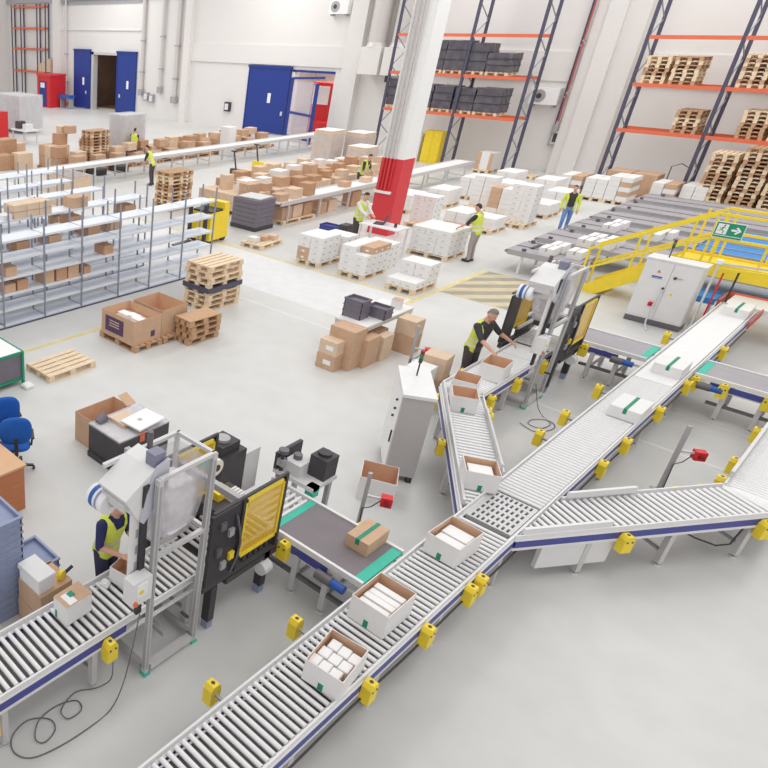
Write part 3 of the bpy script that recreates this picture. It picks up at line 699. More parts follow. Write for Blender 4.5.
# cable loops on the floor by the near infeed
pts = [(-3.58, 3.62, .85), (-3.52, 3.45, .5), (-3.5, 3.2, .15), (-3.52, 3.0, .012), (-3.6, 2.72, .012), (-3.6, 2.3, .012), (-3.7, 2.05, .012), (-3.9, 1.98, .012)]
pts = [(-3.55, 3.66, .9), (-3.47, 3.5, .55), (-3.42, 3.35, .2), (-3.38, 3.15, .012), (-3.36, 2.85, .012), (-3.38, 2.5, .012), (-3.45, 2.22, .012), (-3.6, 2.12, .012), (-3.75, 2.2, .012), (-3.8, 2.42, .012), (-3.68, 2.6, .012), (-3.55, 2.58, .014), (-3.5, 2.42, .014), (-3.58, 2.36, .02), (-3.72, 2.5, .03), (-3.75, 2.75, .02), (-3.68, 2.95, .012), (-3.56, 2.92, .02), (-3.56, 2.75, .02), (-3.68, 2.75, .03), (-3.76, 3.0, .02), (-3.66, 3.2, .03), (-3.55, 3.3, .2), (-3.56, 3.33, .42)]
def smooth(pts, n=4):
    P = [Vector(p) for p in pts]; out = []
    for i in range(len(P)-1):
        a, b, c, d = P[max(i-1, 0)], P[i], P[i+1], P[min(i+2, len(P)-1)]
        for k in range(n):
            s = k/n; out.append(.5*((2*b)+(c-a)*s+(2*a-5*b+4*c-d)*s*s+(3*b-a-3*c+d)*s**3))
    return out+[P[-1]]
o = MB().tube(smooth(pts), .0065, 'steel_dark').build('power_cable'); tag(o, 'thin grey cable looping on the floor under the near infeed conveyor', 'cable')
o = MB().tube(smooth([(-3.4, 13.2, .6), (-3.25, 13.2, .2), (-3.15, 13.3, .012), (-2.95, 13.1, .012), (-3.0, 12.8, .012), (-3.2, 12.8, .012), (-3.2, 13.05, .014), (-3.0, 13.2, .014), (-2.85, 13.0, .014), (-3.0, 12.6, .012), (-3.3, 12.7, .02)]), .0065, 'steel_dark').build('power_cable'); tag(o, 'thin grey cable looping on the floor beside the far bagging frame', 'cable')

# ================================================================== CARTONS
def open_carton(label, x, y, z, sx, sy, h, rz=0, out='carton_white', inn='lining', tape=True, group=None, fill=0, lowfront=0):
    t = thing('open_carton', label, 'box', (x, y, z), rz, group); w = .008; a, b = sx/2, sy/2
    m = MB().box(-a, a, -b, b, 0, .01, out)
    hh = h-lowfront
    for (x0, x1, y0, y1, hz, n) in ((-a, a, -b, -b+w, hh, 'f'), (-a, a, b-w, b, h, 'b'), (-a, -a+w, -b+w, b-w, h, 'l'), (a-w, a, -b+w, b-w, h, 'r')):
        m.box(x0, x1, y0, y1, .01, hz, out)
    m.build('walls', t)
    e = w+.001
    li = MB()
    for (p, q) in (((-a+e, -b+e), (a-e, -b+e)), ((a-e, -b+e), (a-e, b-e)), ((a-e, b-e), (-a+e, b-e)), ((-a+e, b-e), (-a+e, -b+e))):
        li.add([(*p, .012), (*q, .012), (*q, hh-.001), (*p, hh-.001)], [(0, 1, 2, 3)], inn)
    li.add([(-a+e, -b+e, .012), (a-e, -b+e, .012), (a-e, b-e, .012), (-a+e, b-e, .012)], [(0, 1, 2, 3)], inn)
    li.build('lining', t)
    if tape: MB().box(-.025, .025, -b-.002, -b, 0, h*.32, 'tape_green').build('tape', t)
    return t
def closed_carton(label, x, y, z, sx, sy, h, rz=0, m='carton', tape='tape_green', group=None, name='carton', axis='y'):
    t = thing(name, label, 'box', (x, y, z), rz, group)
    link('body', box_mesh(sx, sy, h, m, .004), t)
    if tape:
        q = MB()
        if axis == 'y': q.box(-.025, .025, -sy/2-.002, sy/2+.002, h, h+.002, tape).box(-.025, .025, -sy/2-.002, -sy/2, h*.55, h, tape)
        else: q.box(-sx/2-.002, sx/2+.002, -.025, .025, h, h+.002, tape).box(sx/2, sx/2+.002, -.025, .025, h*.55, h, tape).box(-sx/2-.002, -sx/2, -.025, .025, h*.55, h, tape)
        q.build('tape', t)
    return t
open_carton('white open carton full of white packets, nearest on the main conveyor', -1.98, 4.72, Z, .37, .52, .26, .12)
open_carton('white open carton with stacked white packets, second on the main conveyor', -2.11, 5.75, Z, .40, .54, .30, 0)
open_carton('white open carton just before the diverter plate on the main conveyor', -2.14, 7.36, Z, .38, .54, .27, -.05)
open_carton('white open carton turning from the diverter onto the left spur', -2.58, 9.0, Z, .42, .40, .28, .55)
open_carton('white open carton at the upper end of the left spur', -3.72, 10.98, Z, .38, .42, .27, .5)
open_carton('white open carton in the bend behind the left spur', -3.95, 11.55, Z, .38, .42, .27, .25, tape=False)
open_carton('white open carton in front of the worker at the far packing station', -3.9, 12.55, Z, .38, .5, .3, .1, tape=False)
open_carton('white open carton standing on the floor in front of the tall grey cabinet', -3.74, 8.72, 0, .5, .5, .4, .45, tape=False)
open_carton('white open carton the worker fills on the near infeed conveyor', -4.14, 3.98, Z, .22, .26, .2, .2, tape=False)
closed_carton('upper brown carton of the pile behind the worker at the far packing station', -4.84, 12.45, .45, .42, .4, .42, .1, 'carton_light', None)
closed_carton('lower brown carton of the pile behind the worker at the far packing station', -4.84, 12.45, 0, .42, .42, .45, 0, 'carton', None)
closed_carton('upper white carton left of the far infeed bend', -4.86, 11.9, .4, .4, .4, .38, .05, 'carton_white', None)
closed_carton('lower white carton left of the far infeed bend', -4.86, 11.9, 0, .42, .42, .4, 0, 'carton_white', None)
pg = 'white packets in the nearest carton'
for i in range(3):
    for j in range(3):
        o = link('packet', box_mesh(.1, .13, .2, 'paper', .008), None, (-2.10+.108*i+.01*j, 4.56+.145*j, Z+.013), .12); tag(o, 'white packet standing in the nearest open carton', 'packet', pg)
for i in range(4):
    o = link('packet', box_mesh(.32, .085, .22+.01*(i % 2), 'paper', .006), None, (-2.11, 5.58+.1*i, Z+.013)); tag(o, 'flat white packet standing in the second open carton', 'packet', 'white packets in the second carton')
for i in range(2):
    o = link('packet', box_mesh(.3, .2, .19, 'paper', .006), None, (-2.14, 7.22+.23*i, Z+.013), -.05); tag(o, 'white block lying in the carton before the diverter', 'packet', 'blocks in the carton before the diverter')
o = link('packet', box_mesh(.3, .28, .2, 'paper', .006), None, (-2.58, 9.0, Z+.013), .55); tag(o, 'white block inside the carton on the diverter', 'packet')
closed_carton('brown carton with green tape riding on the near return belt', -2.82, 6.68, Z, .28, .46, .18, 0, 'carton')
for i, (x, y, l) in enumerate(((-1.97, 12.9, 'nearest'), (-2.04, 15.35, 'middle'), (-2.02, 20.0, 'farthest'))):
    closed_carton('flat white carton with green tape, %s of the three on the far main conveyor' % l, x, y, Z, .42, .62, .19, 0, 'carton_white')
c = closed_carton('white carton with open brown top and green tape on the near infeed conveyor', -4.1, 3.22, Z, .22, .34, .25, .05, 'carton_white', None)
MB().box(-.11, .11, -.17, .17, .25, .254, 'carton').build('brown_top', c); MB().box(-.06, .1, -.12, -.02, .254, .258, 'paper').build('label_sticker', c); MB().box(-.05, .02, -.05, .02, .258, .262, 'tape_green').box(-.08, -.05, -.172, -.17, .0, .1, 'tape_green').build('tape', c)
o = MB().box(-.05, .05, -.04, .04, 0, .03, 'paper').box(-.04, .03, -.03, .05, .03, .045, 'paper').build('crumpled_paper', None, (-4.2, 3.75, Z-.003), .4); tag(o, 'small crumpled white paper on the near infeed rollers', 'paper')

# left front corner: totes, cartons, desk, chairs
def tote_mesh(sx, sy, h, m):
    k = ('tote', sx, sy, h, m)
    if k not in _cache:
        b = MB(); w = .02
        b.box(-sx/2+.01, sx/2-.01, -sy/2+.01, sy/2-.01, 0, h-.05, m)
        for (x0, x1, y0, y1) in ((-sx/2, sx/2, -sy/2, -sy/2+w), (-sx/2, sx/2, sy/2-w, sy/2), (-sx/2, -sx/2+w, -sy/2, sy/2), (sx/2-w, sx/2, -sy/2, sy/2)): b.box(x0, x1, y0, y1, 0, h, m)
        for (x0, x1, y0, y1) in ((-sx/2-.012, sx/2+.012, -sy/2-.012, -sy/2+.01), (-sx/2-.012, sx/2+.012, sy/2-.01, sy/2+.012), (-sx/2-.012, -sx/2+.01, -sy/2, sy/2), (sx/2-.01, sx/2+.012, -sy/2, sy/2)): b.box(x0, x1, y0, y1, h-.025, h, m)
        _cache[k] = b.mesh('tote')
    return _cache[k]
n = 14
for i in range(n):
    o = link('tote', tote_mesh(.58, .38, .12, 'tote_blue'), None, (-5.33, 3.04, .1*i), 0)
    tag(o, 'grey-blue plastic tote in the tall stack at the left edge' if i < n-1 else 'topmost empty grey-blue tote of the tall stack at the left edge', 'tote', 'tall tote stack at the left edge')
for i in range(6):
    o = link('tote', tote_mesh(.5, .34, .12, 'tote_blue'), None, (-5.22, 3.52, .1*i)); tag(o, 'grey-blue tote in the low stack behind the brown carton', 'tote', 'low tote stack behind the brown carton')
c = closed_carton('upper brown carton of the pair beside the tall tote stack', -4.79, 3.36, .31, .42, .46, .31, .04, 'carton', None); MB().box(.21, .212, -.12, -.04, .1, .18, 'dark').build('hand_hole', c)
c = closed_carton('lower brown carton of the pair beside the tall tote stack', -4.79, 3.36, 0, .44, .48, .31, .0, 'carton', None); MB().box(.22, .222, -.12, -.04, .1, .18, 'dark').build('hand_hole', c)
t = thing('lid_box', 'white lidded box lying on the brown carton beside the totes', 'box', (-4.8, 3.25, .62), .05)
link('body', box_mesh(.36, .22, .15, 'paper', .004), t); link('lid', box_mesh(.39, .25, .07, 'carton_white', .006), t, (0, 0, .151))
t = thing('tape_dispenser', 'yellow hand tape dispenser lying on the brown carton', 'tape dispenser', (-4.68, 3.5, .62), .3)
MB().cyl((-.02, 0, .06), (.03, 0, .06), .06, None, 'yellow', 14).build('tape_roll', t); MB().bar((0, .05, .03), (.05, .16, .1), .025, .03, 'black').build('handle', t)
t = thing('desk', 'brown wooden desk at the left edge', 'desk', (-7.45, 3.6, 0))
link('top', box_mesh(1.62, 1.54, .035, 'desk_top'), t, (0, 0, .73))
MB().box(.76, .79, -.74, .74, 0, .73, 'desk_wood').build('side_panel', t); MB().box(-.79, -.76, -.74, .74, 0, .73, 'desk_wood').build('side_panel', t); MB().box(-.76, .76, .70, .73, .15, .73, 'desk_wood').build('back_panel', t)
def swivel_chair(label, x, y, rz):
    t = thing('office_chair', label, 'chair', (x, y, 0), rz)
    def pad(name, w, d, h, c, up):
        bm = bmesh.new(); bmesh.ops.create_uvsphere(bm, u_segments=20, v_segments=12, radius=1)
        for v in bm.verts:
            for i, s in enumerate((w/2, d/2, h/2)):
                q = v.co[i]; v.co[i] = math.copysign(abs(q)**.7, q)*s
        me = bpy.data.meshes.new(name); bm.to_mesh(me); bm.free(); me.materials.append(MATS['chair_blue'])
        for p in me.polygons: p.use_smooth = True
        return link(name, me, t, c)
    pad('seat', .46, .44, .09, (0, 0, .48), 0); pad('backrest', .5, .12, .46, (0, -.22, .85), 0)
    MB().bar((0, -.12, .44), (0, -.26, .46), .06, .02, 'black').bar((0, -.27, .44), (0, -.27, .75), .06, .02, 'black').build('back_support', t)
    MB().cyl((0, 0, .1), (0, 0, .44), .03, None, 'black').build('gas_lift', t)
    for i in range(5):
        a = 2*PI*i/5; lg = MB().bar((0, 0, .1), (.27*math.cos(a), .27*math.sin(a), .07), .04, .03, 'black').build('leg', t); MB().cyl((.27*math.cos(a)-.02, .27*math.sin(a), .03), (.27*math.cos(a)+.02, .27*math.sin(a), .03), .03, None, 'black').build('castor', lg)
    for s in (-1, 1): MB().bar((s*.24, -.05, .48), (s*.26, -.05, .66), .03, .03, 'black').bar((s*.26, -.17, .67), (s*.26, .1, .67), .05, .03, 'black').build('armrest', t)
swivel_chair('blue office chair behind the brown desk, nearer of the two', -7.55, 4.78, 1.03)
swivel_chair('blue office chair partly cut off at the left edge', -8.2, 4.96, 1.2)

# black crate on pallet with covers
t = thing('machine_crate', 'dark sided crate with grey film over its top, behind the near bagging frame', 'crate', (-6.83, 6.48, 0))
MB().box(-.37, .37, -.52, .55, .1, .58, 'dark').build('body', t)
for y in (-.5, 0, .5): MB().box(-.36, .36, y-.05, y+.05, 0, .1, 'dark').build('runner', t)
MB().box(-.38, .38, -.53, .56, .58, .605, 'net').box(-.36, .36, -.5, .53, .58, .59, 'carton_grey').build('film_cover', t)
MB().cyl((-.28, -.4, .6), (-.28, -.25, .68), .08, None, 'tote_dark', 10).build('wrapped_part', t); MB().box(-.25, .1, -.2, .15, .6, .66, 'carton_light').build('inner_carton', t)
MB().box(.33, .385, -.1, 0, .45, .6, 'orange').build('orange_tag', t)
t = thing('cover_board', 'flat white board lying on top of the dark crate', 'board', (-6.65, 6.62, .67), .08)
link('sheet', box_mesh(.42, .6, .03, 'paper', .004), t); MB().cyl((-.02, -.05, .03), (-.02, -.05, .034), .04, None, 'cabinet_side', 12).build('hole', t)
t = open_carton('brown open carton standing behind the dark crate', -7.48, 6.5, 0, .45, .85, .55, 0, 'carton', 'lining', False)
MB().bar((-.0, .425, .55), (.05, .58, .6), .4, .008, 'carton').build('flap', t)

# ------------------------------------------------------------------ pallets
def pallet_parts(t, L=1.2, W=.8, m='wood'):
    """long side along local y"""
    for i in range(5):
        x = -W/2+.07+(W-.14)*i/4; link('deck_board', box_mesh(.12, L, .022, m), t, (x, 0, .122))
    for y in (-L/2+.07, 0, L/2-.07): link('stringer_board', box_mesh(W, .12, .022, m), t, (0, y, .1))
    for x in (-W/2+.06, 0, W/2-.06):
        for y in (-L/2+.07, 0, L/2-.07): link('block', box_mesh(.12, .14, .08, m), t, (x, y, .02))
        link('bottom_board', box_mesh(.12, L, .02, m), t, (x, 0, 0))
def pallet_mesh(L=1.2, W=.8, m='wood'):
    k = ('pal', L, W, m)
    if k not in _cache:
        b = MB()
        for i in range(5): x = -W/2+.07+(W-.14)*i/4; b.cbox(x, 0, .122, .12, L, .022, m)
        for y in (-L/2+.07, 0, L/2-.07): b.cbox(0, y, .1, W, .12, .022, m)
        for x in (-W/2+.06, 0, W/2-.06):
            for y in (-L/2+.07, 0, L/2-.07): b.cbox(x, y, .02, .12, .14, .08, m)
            b.cbox(x, 0, 0, .12, L, .02, m)
        _cache[k] = b.mesh('pallet')
    return _cache[k]
def pallet(label, x, y, z=0, rz=0, parts=False, m='wood', group=None, L=1.2, W=.8):
    if parts:
        t = thing('pallet', label, 'pallet', (x, y, z), rz, group); pallet_parts(t, L, W, m); return t
    return tag(link('pallet', pallet_mesh(L, W, m), None, (x, y, z), rz), label, 'pallet', group)
pallet('single empty wooden pallet lying alone on the floor in front of the shelving', -10.02, 7.52, 0, .02, True)
for i in range(8):
    pallet(('topmost pallet' if i == 7 else 'pale wooden pallet')+' in the strapped stack next to the shelving end', -10.73+.02*(i % 3), 12.82+.02*(i % 2), .144*i, .02*((i*7) % 3-1), i > 4, 'wood', 'strapped pallet stack')
o = MB().box(-.43, .43, -.63, .63, .5, .62, 'rack_blue').build('strap_band', None, (-10.72, 12.83, 0)); tag(o, 'dark blue band wrapped round the pallet stack', 'strap')
for i in range(4):
    pallet('old brown half pallet in the crooked low stack beside the cardboard bins', -9.44+.03*(i % 2), 10.9+.03*(i % 3), .144*i, .06*((i*5) % 3-1), True, 'wood_old', 'crooked stack of old half pallets', .95, .5)
# cardboard bins
def bin_(label, x, y, sx, sy, h, print_):
    t = open_carton(label, x, y, .144, sx, sy, h, 0, 'carton', 'lining', False)
    if print_:
        MB().box(-.4, .2, -sy/2-.003, -sy/2, .1, h-.1, 'purple').build('printed_panel', t)
        q = MB()
        for zz in (.24, .3, .36): q.box(-.26, .06, -sy/2-.005, -sy/2-.003, zz, zz+.02, 'carton_light')
        q.build('panel_lettering', t); MB().box(sx/2, sx/2+.003, .1, .22, .1, .24, 'purple').build('printed_mark', t)
    return t
bin_('large brown cardboard bin with a purple printed panel', -10.22, 9.62, 1.06, .82, .56, True)
bin_('large plain brown cardboard bin behind the printed one', -10.2, 10.48, .94, .8, .6, False)
pallet('pallet under the printed cardboard bin', -10.22, 9.62, 0, PI/2, False, 'wood_old'); pallet('pallet under the plain cardboard bin', -10.2, 10.46, 0, PI/2, False, 'wood_old')
for i in range(3):
    o = link('packet', box_mesh(.3, .2, .12, 'paper', .008), None, (-10.4+.22*i, 9.6+.06*(i % 2), .50)); tag(o, 'white packet lying in the printed cardboard bin', 'packet', 'white packets in the printed bin')
o = link('carton', box_mesh(.98, .74, .33, 'carton_light'), None, (-10.22, 9.62, .157)); tag(o, 'pale carton filling the printed cardboard bin', 'box')
t = thing('green_crate', 'dark crate with green edges and white top at the left edge', 'crate', (-10.55, 5.92, 0))
MB().box(-.62, .62, -.58, .58, .1, .66, 'tote_dark').build('body', t); MB().box(-.64, .64, -.6, .6, .66, .7, 'paper').build('top', t)
for (x, y) in ((-.63, -.59), (.63, -.59), (-.63, .59), (.63, .59)): MB().cbox(x, y, 0, .05, .05, .7, 'sign_green').build('corner_post', t)
for z in (.1, .66):
    for q in (-.605, .605): MB().box(-.64, .64, q-.015, q+.015, z, z+.05, 'sign_green').build('edge_rail', t)
    MB().box(.615, .645, -.59, .59, z, z+.05, 'sign_green').build('edge_rail', t)
o = link('white_bag', box_mesh(.2, .2, .08, 'paper', .02), None, (-9.75, 6.5, 0)); tag(o, 'small white bag on the floor beside the green crate', 'bag')

# boxes and table in the middle
t = thing('work_table', 'white work table with grey totes in the middle of the floor', 'table', (-6.8, 13.6, 0))
link('top', box_mesh(.74, 1.9, .03, 'carton_white'), t, (0, 0, .78)); MB().box(-.36, .36, -.93, .93, .7, .78, 'alu').build('apron', t)
for sx in (-1, 1):
    for sy in (-1, 1): MB().cbox(.33*sx, .9*sy, 0, .05, .05, .72, 'alu').build('leg', t)
for i in range(3):
    o = link('tote', tote_mesh(.42, .32, .15, 'tote_dark'), None, (-6.93, 13.02, .81+.13*i)); tag(o, 'dark grey tote in the taller stack on the white table', 'tote', 'taller tote stack on the white table')
for i in range(2):
    o = link('tote', tote_mesh(.42, .3, .13, 'tote_dark'), None, (-6.66, 13.35 if 0 else 13.02+.0, .81+.11*i) if 0 else (-6.62+.0, 13.42, .81+.11*i)); tag(o, 'dark grey tote in the lower stack on the white table', 'tote', 'lower tote stack on the white table')
c = closed_carton('small white carton with brown top on the white table', -6.66, 14.2, .81, .2, .2, .2, .2, 'carton_white', None); MB().box(-.1, .1, -.1, .1, .2, .204, 'carton').build('brown_top', c)
o = link('paper_stack', box_mesh(.3, .4, .05, 'paper'), None, (-6.98, 13.9, .81), .1); tag(o, 'stack of white paper on the work table', 'paper')
SB = [(-6.62, 12.33, 0, .56, .46, .86, 'carton', 'tall brown carton in front of the white table'),
      (-6.72, 11.98, .33, .4, .3, .3, 'carton_light', 'middle brown carton with white label leaning on the tall one'),
      (-6.72, 11.98, 0, .42, .32, .33, 'carton', 'lowest brown carton with white label at the front of the pile'),
      (-6.35, 12.72, 0, .22, .5, .62, 'carton', 'upright brown carton under the near table edge'),
      (-6.3, 13.25, 0, .2, .4, .55, 'carton_light', 'narrow brown carton leaning under the table'),
      (-6.2, 14.05, .42, .42, .4, .34, 'carton_light', 'upper brown carton at the far end of the table'),
      (-6.2, 14.05, 0, .42, .42, .42, 'carton', 'lower brown carton at the far end of the table'),
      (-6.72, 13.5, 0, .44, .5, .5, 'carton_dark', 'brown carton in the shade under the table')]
for (x, y, z, sx, sy, h, m, l) in SB:
    c = closed_carton(l, x, y, z, sx, sy, h, 0, m, None); MB().box(-sx*.12, sx*.3, -sy/2-.002, -sy/2, h*.35, h*.65, 'paper' if 'label' in l else m).build('sticker', c)

# ================================================================== SHELVING
LV = (.08, .45, .82, 1.2, 1.62, 2.05)
def shelf_row(label, xf, depth, ys, top=2.4, lv=LV, pm=None):
    t = thing('shelving_unit', label, 'shelving', (xf, 0, 0))
    me = MB().box(-.017, .017, -.017, .017, 0, top, 'shelf_post').mesh('post')
    for y in ys:
        link('post', me, t, (0, y, 0)); link('post', me, t, (-depth, y, 0))
    for a, b in zip(ys, ys[1:]):
        k = ('shelf', round(b-a, 2), depth)
        if k not in _cache: _cache[k] = MB().box(-depth, 0, -(b-a)/2+.02, (b-a)/2-.02, -.012, 0, 'shelf_white').box(-.015, 0, -(b-a)/2+.02, (b-a)/2-.02, -.05, -.012, 'shelf_white').box(-depth, -depth+.015, -(b-a)/2+.02, (b-a)/2-.02, -.05, -.012, 'shelf_white').mesh('shelf')
        for z in lv: link('shelf', _cache[k], t, (0, (a+b)/2, z))
    MB().box(-.03, .03, ys[0], ys[-1], 0, .03, 'rack_blue').build('base_rail', t)
    return t
ys1 = (4.25, 5.4, 6.55, 7.72, 8.88, 10.0, 11.21, 12.31, 13.5, 14.7)
shelf_row('front row of white metal shelving nearest the camera on the left', -12.47, .5, ys1)
shelf_row('second row of white shelving behind the front row', -13.95, .5, ys1[:-1])
shelf_row('third row of white shelving from the camera', -15.45, .5, (6.0, 7.2, 8.4, 9.6, 10.8, 12.0, 13.2))
shelf_row('fourth row of white shelving from the camera', -16.95, .5, (6.0, 7.2, 8.4, 9.6, 10.8, 12.0, 13.2))
shelf_row('fifth row of white shelving, farthest from the camera', -18.45, .5, (6.5, 7.7, 8.9, 10.1, 11.3, 12.5, 13.7))
sb0 = [(-12.75, 9.05, .82, .3, .36), (-12.75, 9.42, .82, .32, .38), (-12.75, 9.78, .82, .32, .38), (-12.8, 8.3, .82, .3, .24), (-12.8, 7.95, .82, .3, .2), (-12.8, 10.25, .82, .22, .18),
      (-12.85, 8.0, 1.18, .3, .22), (-12.85, 10.9, 1.18, .3, .22), (-13.9, 8.0, 1.18, .5, .28), (-13.9, 9.3, 1.18, .4, .25), (-13.9, 10.3, 1.18, .5, .25), (-13.9, 11.6, 1.18, .5, .3), (-13.9, 12.4, 1.18, .5, .3), (-13.9, 12.9, 1.6, .4, .25),
      (-16.2, 9.2, 1.6, .5, .25), (-16.2, 10.5, 1.6, .4, .25), (-13.9, 8.6, .82, .5, .2), (-13.9, 11.0, 1.6, .45, .22), (-16.2, 11.7, 1.18, .5, .25), (-16.2, 12.6, .82, .5, .25)]
sb = [(-12.72 if x > -13.2 else (-14.2 if x > -15 else -15.7), y, {.82: .82, 1.18: 1.2, 1.6: 1.62}[z], min(s, .4), min(h, .31)) for (x, y, z, s, h) in sb0]
for i, (x, y, z, s, h) in enumerate(sb):
    row = 'front' if x > -13.2 else ('second' if x > -15 else 'third')
    lev = {.82: 'third', 1.2: 'fourth', 1.62: 'fifth'}[z]
    closed_carton('brown carton on the %s shelf from the floor of the %s shelving row' % (lev, row), x, y, z, s+.1, s, h, 0, ('carton', 'carton_dark')[i % 2], None, group='cartons on the %s shelf of the %s row' % (lev, row))
for i in range(3):
    for j in range(2):
        closed_carton('pale carton in the block of cartons on top of the second shelving row', -14.2, 9.25+.38*i, 2.05+.17*j, .48, .37, .16, 0, 'carton_light', None, group='block of cartons on the shelving top')
closed_carton('single brown carton on top of the second shelving row', -14.2, 11.15, 2.05, .4, .52, .27, 0, 'carton', None)
closed_carton('small white carton on top of the shelving in front of the carton block', -14.15, 8.9, 2.05, .3, .26, .12, 0, 'carton_white', None)
o = MB().box(-.8, .8, -.5, .5, 0, 1.2, 'carton_light').box(-.82, .82, -.52, .52, 1.2, 1.22, 'net').build('tall_carton', None, (-21.6, 16.6, 0)); tag(o, 'pale tall carton standing behind the far shelving row', 'box')

# ================================================================== STAIRS / CROSSOVER
t = thing('crossover_stairs', 'yellow steel crossover stairs with handrails over the grey belt lanes', 'stairs', (0, 0, 0))
X0, X1, ZD = -5.3, -3.68, 1.3
YA, YB = 21.6, 22.5
for y in (YA, YB):
    MB().prism([(X0, 0), (X0+.3, 0), (X1+.15, ZD-.22), (X1, ZD+.05), (X0-.05, .16)], y-.03, y+.03, 'y', 'yellow').build('stringer', t)
    MB().box(X1, 2.5, y-.03, y+.03, ZD-.25, ZD+.06, 'yellow').build('deck_beam', t)
    for h in (1.15, .6):
        q = MB().bar((X0-.2, y, .05+h-.1), (X1+.45, y, ZD+h+.02), .06, .06, 'yellow_rail').bar((X1+.45, y, ZD+h+.02), (2.5, y, ZD+h+.02), .06, .06, 'yellow_rail'); q.build('handrail', t)
    for x, z in ((X0-.15, .05), (X0+.8, .66), (X1+.1, ZD), (X1+.45, ZD), (X1+.62, ZD), (-2.2, ZD), (-1.0, ZD), (.5, ZD)): MB().box(x-.022, x+.022, y-.022, y+.022, z, z+1.1, 'yellow_rail').build('rail_post', t)
for i in range(6):
    f = (i+.5)/6.; MB().box(X0+.15+f*(X1-X0)-.12, X0+.15+f*(X1-X0)+.14, YA+.03, YB-.03, f*ZD, f*ZD+.03, 'yellow').build('tread', t)
MB().box(X1, 2.5, YA+.03, YB-.03, ZD-.03, ZD+.01, 'yellow').build('deck', t)
for x in (-3.4, -1.2, 1.0): MB().cbox(x, YB-.1, 0, .08, .08, ZD-.2, 'yellow').build('leg', t)
# exit sign hanging on the rail
t = thing('exit_sign', 'green emergency exit sign with white running figure and arrow on the yellow handrail', 'sign', (-3.22, 21.569, 1.95)); t.scale = (.86, 1, .92)
MB().box(0, .62, -.02, 0, 0, .40, 'paper').build('border', t); MB().box(.015, .605, -.026, -.02, .015, .385, 'sign_green').build('panel', t)
dr = MB().box(.05, .27, -.03, -.026, .10, .35, 'paper').build('door_pictogram', t)
rn = MB()
rn.cyl((.19, -.03, .315), (.19, -.034, .315), .022, None, 'sign_green', 10)
for a, b, w in (((.18, .285), (.15, .215), .035), ((.15, .215), (.2, .175), .022), ((.2, .175), (.19, .125), .02), ((.15, .215), (.11, .18), .022), ((.11, .18), (.075, .17), .018), ((.18, .28), (.225, .25), .015), ((.17, .28), (.12, .265), .015), ((.12, .265), (.11, .23), .013)):
    rn.bar((a[0], -.033, a[1]), (b[0], -.033, b[1]), .004, w, 'sign_green', (1, 0, 0)) if 0 else rn.add([(a[0]-w/2, -.034, a[1]), (a[0]+w/2, -.034, a[1]), (b[0]+w/2, -.034, b[1]), (b[0]-w/2, -.034, b[1])], [(0, 1, 2, 3)], 'sign_green')
rn.build('running_figure', dr)
MB().box(.35, .47, -.03, -.026, .2, .25, 'paper').prism([(.46, .13), (.56, .225), (.46, .32), (.43, .29), (.495, .225), (.43, .16)], -.03, -.026, 'y', 'paper').build('arrow', t)
MB().box(.03, .59, -.03, -.026, .06, .075, 'paper').build('white_stripe', t)

# ================================================================== BELT LANES
def lane(label, y0, y1, blue, xe=4):
    t = thing('belt_lane', label, 'conveyor', (0, 0, 0)); z = .62
    nb = 2; w = (y1-y0)/nb
    for i in range(nb):
        a, b = y0+i*w+.03, y0+(i+1)*w-.05
        MB().box(-7.45, -4.2 if blue else xe, a, b, z-.05, z, 'belt_grey').build('belt', t)
        if blue: MB().box(-4.15, 4, a, b, z-.05, z, 'belt_blue').build('blue_belt', t)
        MB().cyl((-7.45, a, z-.05), (-7.45, b, z-.05), .05, None, 'grey_metal', 10).build('end_roller', t)
    for y in (y0, (y0+y1)/2, y1-.03): MB().box(-7.4, xe, y-.02, y+.02, z-.12, z+.03, 'grey_metal').build('side_rail', t)
    for x in [q for q in (-7.0, -5.9, -3.6, -1.5, .6) if q < xe]:
        for y in (y0+.05, y1-.08): MB().cbox(x, y, 0, .06, .06, z-.12, 'cabinet').build('leg', t)
    for y in (y0+.1, y1-.12): MB().cbox(-7.3+.5*random.random(), y, z+.0, .1, .06, .09, 'steel_dark').build('sensor', t)
for i, (a, b, bl) in enumerate(((21.7, 23.1, 0), (23.75, 25.45, 1), (26.15, 27.65, 1), (28.25, 29.8, 1), (30.4, 32.0, 0), (32.6, 34.2, 0))):
    lane('grey belt lane, %s row counted from the yellow stairs towards the pallet rack' % ('first', 'second', 'third', 'fourth', 'fifth', 'sixth')[i], a, b, bl, -5.6 if i == 0 else 4)
for i, (x, y) in enumerate(((-6.5, 22.1), (-6.45, 22.7), (-6.2, 24.0), (-6.15, 24.65), (-5.75, 24.05), (-5.7, 24.7), (-6.35, 26.5), (-6.3, 27.15), (-5.2, 26.4), (-5.0, 27.0), (-5.9, 22.4))):
    closed_carton('white carton with grey tape waiting on the grey belt lanes', x, y, .62, .36, .55, .22, 0, 'carton_white', 'cabinet_side', group='white cartons on the belt lanes')
t = thing('blue_conveyor', 'short blue belt conveyor in front of the yellow deck', 'conveyor', (0, 0, 0))
MB().box(-3.6, -2.55, 20.85, 21.45, .67, .72, 'belt_blue').build('belt', t)
for y in (20.83, 21.47): MB().box(-3.6, -2.55, y-.02, y+.02, .6, .74, 'belt_blue').build('side_rail', t)
for x in (-3.5, -2.65): MB().cbox(x, 21.15, 0, .06, .06, .67, 'cabinet').build('leg', t)
o = MB().box(-.05, .05, -.3, .3, 0, .03, 'dark').build('black_bar', None, (-7.0, 22.6, .62)); tag(o, 'short black bar lying on the first grey belt lane', 'bar')

